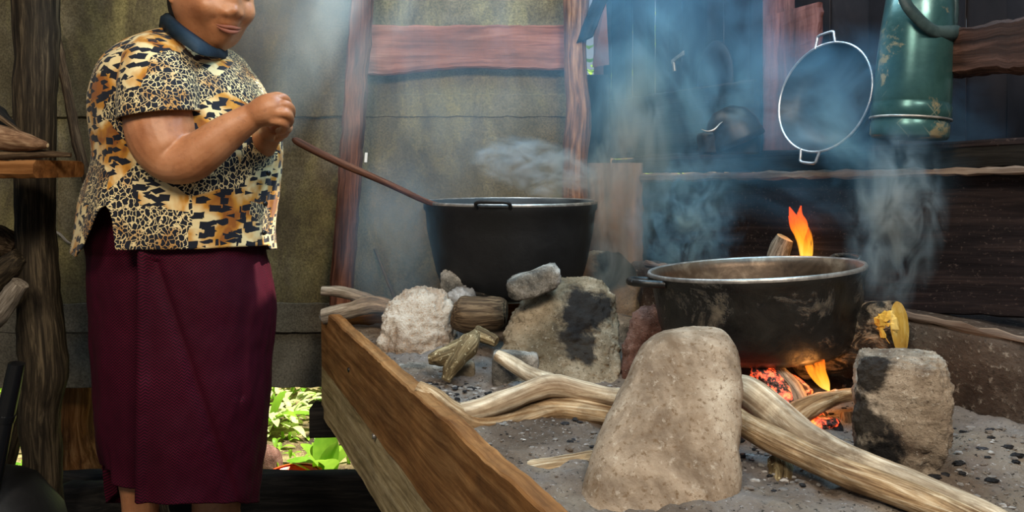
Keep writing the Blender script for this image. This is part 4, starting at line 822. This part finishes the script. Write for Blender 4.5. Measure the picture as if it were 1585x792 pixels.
# star shaped rosette plant
c = P(452, 668, 3.0); c.z = .05; t = thing('rosette_plant', 'star shaped plant with pale striped strap leaves in the garden gap', 'plant', c)
for i in range(13):
    mb = MB(); a = i*2.4; e = .45+.09*i*.9; leaf(mb, c+V((0, 0, .02)), (math.cos(a)*math.sin(e), math.sin(a)*math.sin(e), math.cos(e)), .17, .026, .55, n=8); part('leaf', mb, M['leaf_pale'], t)
# broad leaves beside the hearth
c = P(505, 740, 2.45); c.z = .02; t = thing('broad_leaf_plant', 'broad leaved bright green plant beside the hearth end', 'plant', c)
for i, (dx, dy, dz, L) in enumerate([(.2, -.1, 1, .20), (-.5, 0, 1, .2), (.6, .2, .9, .18), (-.1, .3, 1.2, .24), (-.9, .1, .7, .18), (.1, -.5, 1, .16)]):
    mb = MB(); leaf(mb, c+V((0, 0, .02)), (dx, dy, dz), L, .09, .3, n=8); part('leaf', mb, M['leaf'], t)
c = P(420, 700, 2.9); c.z = .05; t = thing('arching_leaf_plant', 'green plant with two long arching leaves left of the rosette', 'plant', c)
for i, (dx, dy, dz, L) in enumerate([(1, 0, .5, .25), (-.8, 0, .6, .2), (.2, .4, 1, .2), (.6, -.4, .6, .2)]):
    mb = MB(); leaf(mb, c+V((0, 0, .03)), (dx, dy, dz), L, .045, .4, n=8); part('leaf', mb, M['leaf'], t)
bc = P(455, 735, 2.36); bc.z = .03; t = thing('red_basin', 'red plastic basin on the ground outside, just behind the sill', 'basin', bc)
mb = MB(); lathe(mb, [(.0005, 0), (.075, 0), (.085, .06), (.082, .06), (.072, .004)], Matrix.Translation(bc), 40); part('basin_body', mb, M['red_plastic'], t)
mb = MB(); lathe(mb, [(.083, .058), (.092, .060), (.092, .066), (.083, .066)], Matrix.Translation(bc), 40); part('basin_rim', mb, M['red_plastic'], t)
rk = MB(); blob(rk, [(690, 400, 415), (700, 388, 430), (720, 383, 436), (745, 385, 436)], 2.55, dr=.8, amp=.1, seed=3, seg=24, n=14); solo('garden_stone', rk, M['rock_red'], 'brown stone beside the red basin outside', 'stone')
# ------------------------------------------------------------------ woman
ww = thing('person', 'woman in leopard print blouse and burgundy skirt standing with joined hands, smiling', 'person', (P(270, 0, 1.52).x, 1.52, 0))
sk = MB()
# head
Mh = Matrix.Translation(P(328, -3, 1.50)) @ Matrix.Rotation(math.radians(227), 4, 'Z') @ Matrix.Rotation(math.radians(-12), 4, 'X')
feats = [((0, .100, -.020), .011, (0, .024, -.002)), ((0, .098, .006), .010, (0, .013, 0)), ((.015, .098, -.028), .008, (.003, .011, 0)), ((-.015, .098, -.028), .008, (-.003, .011, 0)),
         ((.032, .085, .014), .013, (0, -.013, 0)), ((-.032, .085, .014), .013, (0, -.013, 0)), ((.03, .09, .034), .013, (0, .007, 0)), ((-.03, .09, .034), .013, (0, .007, 0)),
         ((.043, .072, -.024), .018, (.007, .013, .002)), ((-.043, .072, -.024), .018, (-.007, .013, .002)),
         ((0, .09, -.051), .012, (0, .010, 0)), ((.016, .09, -.052), .009, (0, .005, 0)), ((-.016, .09, -.052), .009, (0, .005, 0)),
         ((0, .088, -.066), .012, (0, .011, 0)), ((0, .10, -.0585), .005, (0, -.008, 0)), ((.012, .10, -.058), .005, (0, -.007, .001)), ((-.012, .10, -.058), .005, (0, -.007, .001)), ((.024, .092, -.056), .005, (0, -.006, .002)), ((-.024, .092, -.056), .005, (0, -.006, .002)),
         ((.030, .09, -.044), .006, (0, -.005, 0)), ((-.030, .09, -.044), .006, (0, -.005, 0)), ((.036, .085, -.056), .006, (0, -.004, 0)), ((-.036, .085, -.056), .006, (0, -.004, 0)),
         ((0, .08, -.094), .018, (0, .014, -.004)), ((.05, .02, -.085), .022, (.006, .004, -.004)), ((-.05, .02, -.085), .022, (-.006, .004, -.004))]
n1, n2 = 120, 90; vs = []
for i in range(n2+1):
    ph = math.pi*i/n2
    for j in range(n1):
        a = 2*math.pi*j/n1; d = V((math.sin(ph)*math.cos(a), math.sin(ph)*math.sin(a), math.cos(ph)))
        q = V((d.x*.077, d.y*.098, d.z*.118))
        if d.z < 0:
            k = -d.z; q.x *= 1-.28*k**2
            if d.y < 0: q.y *= 1-.45*k
            else: q.y *= 1-.04*k
        q.x *= 1+.03*math.exp(-((d.z+.25)/.3)**2)
        for c_, s_, m_ in feats:
            e = math.exp(-(q-V(c_)).length_squared/(2*s_*s_)); q = q+V(m_)*e
        vs.append(Mh @ q)
sk.add(vs, [(i*n1+j, (i+1)*n1+j, (i+1)*n1+(j+1) % n1, i*n1+(j+1) % n1) for i in range(n2) for j in range(n1)])
def hp_(x, y, z): return tuple(Mh @ V((x, y, z)))
for s in (1, -1):
    tube(sk, [hp_(s*.076, -.006, -.022)+(.006,), hp_(s*.082, -.016, .0)+(.009,), hp_(s*.084, -.018, .02)+(.009,), hp_(s*.080, -.008, .034)+(.006,), hp_(s*.077, .0, .024)+(.004,)], 14, 10, 0, 1, 0)
    tube(sk, [hp_(s*.026+s*.018, .078, .010)+(.003,), hp_(s*.032, .086, .013)+(.006,), hp_(s*.018, .082, .012)+(.003,)], 8, 8, 0, 1, 0)
# neck, torso core
tube(sk, [hp_(0, -.02, -.05)+(.056,), tuple(P(308, 60, 1.51))+(.056,), tuple(P(298, 95, 1.52))+(.075,), tuple(P(290, 130, 1.52))+(.10,)], 16, 24, 0, 1, 0)
bl = MB(); blob(bl, [(80, 255, 330), (100, 215, 350), (150, 190, 385), (220, 190, 398), (300, 180, 400), (380, 165, 398), (470, 180, 385), (520, 190, 375)], 1.55, dr=.72, amp=0, fine=0, seg=40, n=30); sk.add(bl.v, bl.f)
# legs and feet
def leg(kx, Y, top, r):
    tube(sk, [tuple(P(top, 490, 1.55))+(.07,), tuple(P(kx[0], 610, Y+.02))+(.058,), tuple(P(kx[1], 715, Y))+(.046,), tuple(P(kx[1], 780, Y))+(r,), tuple(P(kx[2], 900, Y))+(r*.82,), tuple(P(kx[2], 1010, Y))+(r*.62,), tuple(P(kx[2], 1050, Y))+(.034,)], 30, 20, 0, 1, 0)
    f = P(kx[2], 1050, Y); tube(sk, [(f.x-.03, f.y+.01, .035, .028), (f.x+.03, f.y-.01, .038, .034), (f.x+.11, f.y-.06, .026, .03), (f.x+.16, f.y-.09, .018, .018)], 14, 14, 0, 1, 0)
leg((232, 218, 214), 1.49, 245, .036); leg((318, 335, 335), 1.55, 312, .050)
# right arm (near), forearm raised to the joined hands
def limb(pts, n=40): tube(sk, px(*pts), n, 22, .02, 14, 5)
limb([(246, 105, 1.43, .058), (247, 150, 1.39, .064), (248, 195, 1.36, .064), (256, 230, 1.345, .056), (270, 249, 1.34, .044), (296, 246, 1.335, .043), (325, 226, 1.33, .039), (352, 205, 1.33, .034), (378, 188, 1.33, .028), (396, 178, 1.33, .024)], 60)
tube(sk, px((392, 179, 1.33, .025), (408, 173, 1.33, .031), (424, 168, 1.33, .032), (434, 167, 1.335, .024)), 14, 20, 0, 1, 0, flat=.95, flat_dir=(0, 0, 1))
fr = .0088
for (k, pts) in enumerate([
        [(420, 153, 1.33), (436, 151, 1.332), (445, 157, 1.345), (446, 168, 1.365), (438, 172, 1.378)],
        [(424, 163, 1.315), (442, 162, 1.318), (451, 169, 1.330), (450, 180, 1.352), (441, 184, 1.365)],
        [(424, 175, 1.31), (441, 175, 1.313), (449, 182, 1.325), (447, 192, 1.345), (438, 195, 1.358)],
        [(420, 186, 1.315), (434, 188, 1.318), (441, 194, 1.328), (438, 202, 1.345), (430, 203, 1.355)]]):
    tube(sk, px(*[(a, b, c_, fr*(1.06 if i == 1 else 1-.05*i)) for i, (a, b, c_) in enumerate(pts)]), 22, 12, 0, 1, 0)
tube(sk, px((402, 168, 1.345, .013), (415, 156, 1.355, .013), (430, 150, 1.362, .0105), (441, 154, 1.366, .009)), 18, 12, 0, 1, 0)
# left arm (far), hand tucked under the right one
limb([(345, 115, 1.63, .055), (352, 180, 1.67, .054), (362, 235, 1.66, .045), (378, 250, 1.62, .040), (398, 232, 1.53, .034), (412, 212, 1.46, .028), (418, 200, 1.43, .023)], 50)
tube(sk, px((417, 202, 1.435, .023), (424, 196, 1.41, .027), (432, 190, 1.39, .026)), 12, 18, 0, 1, 0)
for k, pts in enumerate([[(430, 180, 1.385), (443, 181, 1.376), (446, 189, 1.368), (438, 193, 1.362)], [(431, 190, 1.38), (445, 192, 1.37), (446, 200, 1.362), (436, 203, 1.356)], [(428, 198, 1.385), (441, 202, 1.375), (440, 208, 1.365), (430, 209, 1.36)], [(424, 203, 1.395), (434, 209, 1.385), (432, 214, 1.375), (425, 213, 1.37)]]):
    tube(sk, px(*[(a, b, c_, .008) for a, b, c_ in pts]), 18, 10, 0, 1, 0)
tube(sk, px((422, 190, 1.40, .011), (432, 176, 1.39, .011), (441, 170, 1.382, .009)), 12, 10, 0, 1, 0)
body = part('body', sk, M['skin'], ww)
mod = body.modifiers.new('r', 'REMESH'); mod.mode = 'VOXEL'; mod.voxel_size = .0027; mod.use_smooth_shade = True
mod2 = body.modifiers.new('s', 'SMOOTH'); mod2.factor = .5; mod2.iterations = 3
dg = bpy.context.evaluated_depsgraph_get(); nm = bpy.data.meshes.new_from_object(body.evaluated_get(dg)); body.modifiers.clear(); body.data = nm
nm.polygons.foreach_set('use_smooth', [True]*len(nm.polygons))
if not nm.materials: nm.materials.append(M['skin'])
# face details
for s in (1, -1):
    mb = MB(); lathe(mb, [(.0003, .012), (.006, .0105), (.0105, .006), (.012, 0), (.0003, -.012)], Matrix.Translation(Mh @ V((s*.031, .073, .013))) @ (Mh.to_3x3() @ V((s*.15, 1, -.15))).to_track_quat('Z', 'Y').to_matrix().to_4x4(), 20); e = part('eye', mb, M['eye'], ww, body)
    mb = MB(); tube(mb, [hp_(s*.016, .098, .037)+(.002,), hp_(s*.032, .097, .044)+(.0032,), hp_(s*.05, .084, .038)+(.0015,)], 12, 8, .2, 80, 2); part('eyebrow', mb, M['hair'], ww)
mb = MB(); tube(mb, [hp_(-.026, .090, -.053)+(.001,), hp_(-.012, .099, -.0545)+(.0038,), hp_(0, .1015, -.054)+(.0040,), hp_(.012, .099, -.0545)+(.0038,), hp_(.026, .090, -.053)+(.001,)], 20, 8, 0, 1, 0); part('upper_lip', mb, M['lip'], ww)
mb = MB(); tube(mb, [hp_(-.024, .090, -.057)+(.001,), hp_(-.012, .098, -.0615)+(.0042,), hp_(0, .1005, -.0635)+(.0048,), hp_(.012, .098, -.0615)+(.0042,), hp_(.024, .090, -.057)+(.001,)], 20, 8, 0, 1, 0); part('lower_lip', mb, M['lip'], ww)
hr = MB(); vs = []; n1, n2 = 64, 40
for i in range(n2+1):
    ph = math.pi*.78*i/n2
    for j in range(n1):
        a = 2*math.pi*j/n1; d = V((math.sin(ph)*math.cos(a), math.sin(ph)*math.sin(a), math.cos(ph)))
        q = V((d.x*.083, d.y*.104, d.z*.124))
        lim = .55 if d.y > 0 else 9
        if d.y > .1 and q.z < .062+.022*max(0, d.y): q = q*.90
        if abs(d.x) > .7 and q.z < .03 and d.y > -.25: q = q*.9
        if d.z < 0: q.y *= 1-.3*(-d.z)
        q = q*(1+.012*math.sin(a*26+nz(d, 3)*4))
        vs.append(Mh @ q)
hr.add(vs, [(i*n1+j, (i+1)*n1+j, (i+1)*n1+(j+1) % n1, i*n1+(j+1) % n1) for i in range(n2) for j in range(n1)])
part('hair', hr, M['hair'], ww)
mb = MB(); lathe(mb, [(.0003, .04), (.025, .032), (.036, .012), (.036, -.01), (.022, -.03), (.0003, -.034)], Matrix.Translation(Mh @ V((0, -.115, .02))), 28, .05, 30); part('hair_bun', mb, M['hair'], ww)
# blouse: columns of cloth with a shaped hem
rowsS = [(44, 262, 302, .30), (50, 240, 312, .45), (62, 212, 322, .62), (80, 192, 340, .80), (100, 179, 364, .95), (125, 168, 386, 1.0), (155, 161, 404, 1.02), (200, 162, 421, 1.0), (235, 167, 426, .98), (265, 164, 423, .98), (300, 152, 419, 1.0), (350, 141, 415, 1.02), (386, 134, 415, 1.04)]
def hem(x):
    ks = [(120, 380), (133, 384), (150, 392), (180, 398), (200, 384), (215, 355), (226, 328), (238, 317), (245, 330), (250, 384), (254, 387), (300, 386), (360, 385), (416, 380), (440, 380)]
    for (a, b), (c, d) in zip(ks, ks[1:]):
        if a <= x <= c: return b+(d-b)*(x-a)/(c-a)
    return 383
def cloth(rows, Y, ncol, nrow, hemf, fold, seed, hem_start, e=2.2, depth=.175, thick=.003):
    rr = smoothpath([tuple(float(q) for q in r) for r in rows], nrow); mb = MB(); vs = []; rs = []
    bottom = rr[-1][0]
    for i, r in enumerate(rr):
        for k in range(ncol):
            t = 2*math.pi*k/ncol; cs, sn = math.cos(t), math.sin(t)
            x = abs(cs)**(2/e)*(1 if cs >= 0 else -1); y = abs(sn)**(2/e)*(1 if sn >= 0 else -1)
            a = (r[2]-r[1])/2; pxx = (r[1]+r[2])/2+a*x; py = r[0]
            if hemf and py > hem_start:
                pb = (rr[-1][1]+rr[-1][2])/2+(rr[-1][2]-rr[-1][1])/2*x
                hh = hemf(pb) if y < 0 else bottom
                py = hem_start+(py-hem_start)*(hh-hem_start)/(bottom-hem_start)
            q = P(pxx, py, Y); q.y += depth*r[3]*y; q.z = P(0, py, q.y).z
            g = fold*(fb((t*1.4, q.z*4, seed), 1.2, seed)+.6*math.sin(t*9+fb(q, 3, seed)*4)*max(0, (i/len(rr)-.25)))
            nrm = V((cs, sn*.9, 0)); vs.append(q+nrm*g); rs.append((t*.19, q.z, 0))
    N = len(rr)
    mb.add(vs, [(i*ncol+(k+1) % ncol, i*ncol+k, (i+1)*ncol+k, (i+1)*ncol+(k+1) % ncol) for i in range(N-1) for k in range(ncol)], rs)
    return mb
bl = cloth(rowsS, 1.53, 360, 90, hem, .006, 3, 262)
blouse = part('blouse', bl, M['shirt'], ww)
so = blouse.modifiers.new('thick', 'SOLIDIFY'); so.thickness = .003; so.offset = 1
# sleeve of the near arm
def sleeve(rows, Y, dep, tilt, seed, nm_='sleeve'):
    rr = smoothpath(rows, 30); mb = MB(); vs = []; nc = 60
    for i, r in enumerate(rr):
        for k in range(nc):
            t = 2*math.pi*k/nc; a = (r[2]-r[1])/2; x = math.cos(t); s = i/(len(rr)-1)
            q = P((r[1]+r[2])/2+a*x, r[0]-tilt*x*s, Y+r[3]); q.y += dep*min(1, .5+s)*math.sin(t)
            q += V((x, math.sin(t), 0))*.004*fb(q, 16, seed); vs.append(q)
    n_ = len(rr); mb.add(vs, [(i*nc+(k+1) % nc, i*nc+k, (i+1)*nc+k, (i+1)*nc+(k+1) % nc) for i in range(n_-1) for k in range(nc)])
    top = sum(vs[:nc], V())/nc; n0 = len(mb.v); mb.v.append(top); mb.r.append(tuple(top)); mb.f += [((k+1) % nc, n0, k) for k in range(nc)][::1]; mb.m += [0]*nc
    o = part(nm_, mb, M['shirt'], ww); so = o.modifiers.new('thick', 'SOLIDIFY'); so.thickness = .003; so.offset = 1; return o
sleeve([(58., 232., 262., .07), (66., 212., 278., .05), (85., 200., 292., .03), (115., 194., 300., .01), (150., 191., 304., -.01), (180., 192., 305., -.02)], 1.38, .078, 8, 7)
sleeve([(75., 322., 350., 0.), (95., 308., 376., .02), (130., 305., 392., .03), (180., 306., 400., .04)], 1.64, .075, 4, 8)
# collar
inner = [(253, 24, 1.50), (262, 22, 1.45), (284, 40, 1.41), (308, 57, 1.41), (334, 74, 1.455), (346, 72, 1.53), (335, 55, 1.60), (305, 35, 1.62), (275, 22, 1.59), (257, 20, 1.55)]
outer = [(246, 42, 1.50), (262, 54, 1.41), (286, 70, 1.365), (312, 84, 1.365), (334, 88, 1.43), (352, 90, 1.53), (350, 78, 1.63), (310, 55, 1.66), (270, 45, 1.63), (248, 40, 1.57)]
inn = smoothpath([tuple(P(*p)) for p in inner+[inner[0]]], 90); out_ = smoothpath([tuple(P(*p)) for p in outer+[outer[0]]], 90)
mb = MB(); n_ = len(inn); vs = []
for i in range(n_):
    a, b = V(inn[i]), V(out_[i]); mid = (a+b)/2+V((0, -.004 if a.y < 1.52 else .004, .008)); vs += [a-V((0, 0, .02)), a, mid, b]
mb.add(vs, [(i*4+k, i*4+k+1, (i+1)*4+k+1, (i+1)*4+k) for i in range(n_-1) for k in range(3)])
o = part('collar', mb, M['collar'], ww); so = o.modifiers.new('thick', 'SOLIDIFY'); so.thickness = .003
# skirt
def hem2(x):
    ks = [(100, 712), (150, 715), (165, 730), (185, 738), (207, 742), (212, 764), (240, 772), (300, 778), (386, 779), (460, 779)]
    for (a, b), (c, d) in zip(ks, ks[1:]):
        if a <= x <= c: return b+(d-b)*(x-a)/(c-a)
    return 770
rowsK = [(290, 175, 395, .80), (330, 160, 398, .9), (380, 141, 401, .98), (420, 140, 408, 1.0), (470, 142, 415, 1.0), (520, 146, 413, 1.0), (560, 148, 410, 1.0), (620, 149, 408, .98), (680, 150, 400, .95), (730, 153, 392, .92), (778, 160, 386, .9)]
skb = cloth(rowsK, 1.53, 300, 120, hem2, .007, 11, 640, e=2.3, depth=.165)
# deep fold on the near side
for i, v in enumerate(skb.v):
    if v.y < 1.53:
        X = v.x*F/v.y+792.5; Z = (ZC-v.z)*F/v.y+HY
        fx = 212-(Z-400)*.01
        if Z > 320: v.y += min(1, (Z-320)/80)*(.045/(1+math.exp((X-fx)/2.5))-.012*math.exp(-((X-fx-8)/9)**2))
        f2 = 245+(Z-420)*.33; v.y += .008*math.exp(-((X-f2)/9)**2)*(1 if Z > 400 else 0)
        f3 = 385-(Z-420)*.08; v.y += .008*math.exp(-((X-f3)/10)**2)*(1 if Z < 620 else 0)
o = part('skirt', skb, M['skirt'], ww); so = o.modifiers.new('thick', 'SOLIDIFY'); so.thickness = .003; so.offset = 1
# buttons down the blouse front
for k, (bx, by) in enumerate([(417, 222), (416, 268), (411, 315), (409, 360)]):
    mb = MB(); lathe(mb, [(.0003, .003), (.004, .0028), (.0055, .001), (.0055, -.002)], Matrix.Translation(P(bx, by, 1.47)) @ V((.9, -.45, 0)).to_track_quat('Z', 'Y').to_matrix().to_4x4(), 14); part('button', mb, M['black_plastic'], ww)
# ------------------------------------------------------------------ smoke
def smoke_mat(name, dens, nscale, col, thr=(.42, .75), stretch=(1, 1, .5), dist=1.2, seed=0, det=4):
    m = bpy.data.materials.new(name); m.use_nodes = True; nt = m.node_tree; nt.nodes.clear()
    out = nt.nodes.new('ShaderNodeOutputMaterial'); vs_ = nt.nodes.new('ShaderNodeVolumeScatter'); vs_.inputs['Color'].default_value = (*col, 1); vs_.inputs['Anisotropy'].default_value = .1
    oc = objv(nt); geo = nt.nodes.new('ShaderNodeNewGeometry').outputs['Position']
    ln = nt.nodes.new('ShaderNodeVectorMath'); ln.operation = 'LENGTH'; nt.links.new(oc, ln.inputs[0])
    n = tex(nt, mapv(nt, geo, stretch, (seed, seed*.7, seed*.3)), nscale, det, .6, dist)
    fall = math_(nt, 'POWER', math_(nt, 'MAXIMUM', math_(nt, 'SUBTRACT', 1, math_(nt, 'MULTIPLY', ln.outputs['Value'], ln.outputs['Value'])), 0), 1.3)
    r = ramp(nt, n, [(thr[0], (0, 0, 0)), (thr[1], (1, 1, 1))])
    d = math_(nt, 'MULTIPLY', math_(nt, 'MULTIPLY', fall, r), dens)
    nt.links.new(d, vs_.inputs['Density']); nt.links.new(vs_.outputs[0], out.inputs['Volume']); return m
def smoke(label, c, radii, m, rot=(0, 0, 0), name='smoke'):
    mb = MB(); n, k = 10, 16; vs = [V((math.sin(math.pi*i/n)*math.cos(2*math.pi*j/k), math.sin(math.pi*i/n)*math.sin(2*math.pi*j/k), math.cos(math.pi*i/n)))*1.02 for i in range(n+1) for j in range(k)]
    mb.add(vs, [(i*k+j, i*k+k+j, i*k+k+(j+1) % k, i*k+(j+1) % k) for i in range(n) for j in range(k)])
    o = mb.build(name, m); o.location = c; o.scale = radii; o.rotation_euler = rot
    o['label'] = label; o['category'] = 'smoke'; o['kind'] = 'stuff'; return o
blue = (.27, .64, 1.0); pale = (.50, .78, 1.0); mid = (.45, .76, 1.0)
SM = [
 ('blue smoke column rising in the corner behind the far pot', (955, 315, 1.60), (.085, .09, .33), 48, 18, mid, (.42, .72), (0, .05, 0), (1, 1, .45)),
 ('thin smoke wisp curling over the far pot', (835, 262, 1.55), (.17, .08, .07), 85, 24, pale, (.46, .72), (0, .25, 0), (.6, 1, 1)),
 ('blue haze hanging before the sooty metal sheets', (1040, 130, 1.52), (.32, .18, .34), 11, 8, blue, (.38, .75), (0, 0, 0), (1, 1, .6)),
 ('smoke plume rising right of the near pot', (1385, 335, 1.07), (.08, .05, .155), 60, 26, pale, (.46, .75), (0, .1, 0), (1, 1, .5)),
 ('blue haze drifting past the flask and pan', (1300, 200, 1.14), (.28, .10, .18), 12, 10, blue, (.42, .75), (0, 0, 0), (.7, 1, .9)),
 ('sunlit haze beam between the woman and slanted post', (455, 30, 1.72), (.20, .16, .36), 7, 5, pale, (.25, .8), (0, .30, 0), (1, 1, .4)),
 ('pale haze before the red cross board', (690, 150, 1.62), (.34, .17, .40), 4, 5, pale, (.3, .8), (0, 0, 0), (1, 1, .5)),
 ('blue smoke around the left side of the far pot', (620, 370, 1.60), (.15, .16, .22), 11, 8, blue, (.35, .75), (0, 0, 0), (1, 1, .5)),
 ('second blue smoke column rising before the sooty sheets near the corner', (1000, 190, 1.50), (.06, .06, .20), 32, 18, mid, (.42, .74), (0, -.12, 0), (1, 1, .4)),
 ('curling smoke left above the near pot', (1060, 340, 1.42), (.13, .08, .16), 32, 24, blue, (.46, .72), (0, 0, 0), (1, 1, .7)),
]
for i, (lab, (a, b, Y), rad, dens, ns_, colr, thr, rot, st) in enumerate(SM):
    mm = smoke_mat('smoke %d' % i, dens, ns_, colr, thr, st, seed=i*3.1)
    smoke(lab, P(a, b, Y), rad, mm, rot)
S.cycles.volume_step_rate = 1.0
S.cycles.volume_max_steps = 128

GROUPS = {'hearth_stone': 'stones of the hearth', 'hearth_block': 'blocks of the hearth', 'firewood': 'firewood on the hearth', 'long_log': 'firewood on the hearth', 'garden_bush': 'bushes in the garden', 'slim_trunk': 'slim trunks in the garden', 'flame': 'flames of the cooking fires', 'mossy_stick': 'firewood on the hearth'}
for o in S.objects:
    if o.parent is None and o.get('category') == 'firewood': o['group'] = 'firewood on the hearth'
    elif o.parent is None and o.name.split('.')[0] in GROUPS: o['group'] = GROUPS[o.name.split('.')[0]]

for mt in bpy.data.materials:
    if mt.use_nodes and 'Principled BSDF' in mt.node_tree.nodes:
        b = mt.node_tree.nodes['Principled BSDF']; nm_ = mt.name
        if any(k in nm_ for k in ('skin of', 'enamel', 'rim', 'iron', 'plastic', 'eye', 'iris', 'interior', 'brown sunlit')): continue
        b.inputs['Specular IOR Level'].default_value = .14
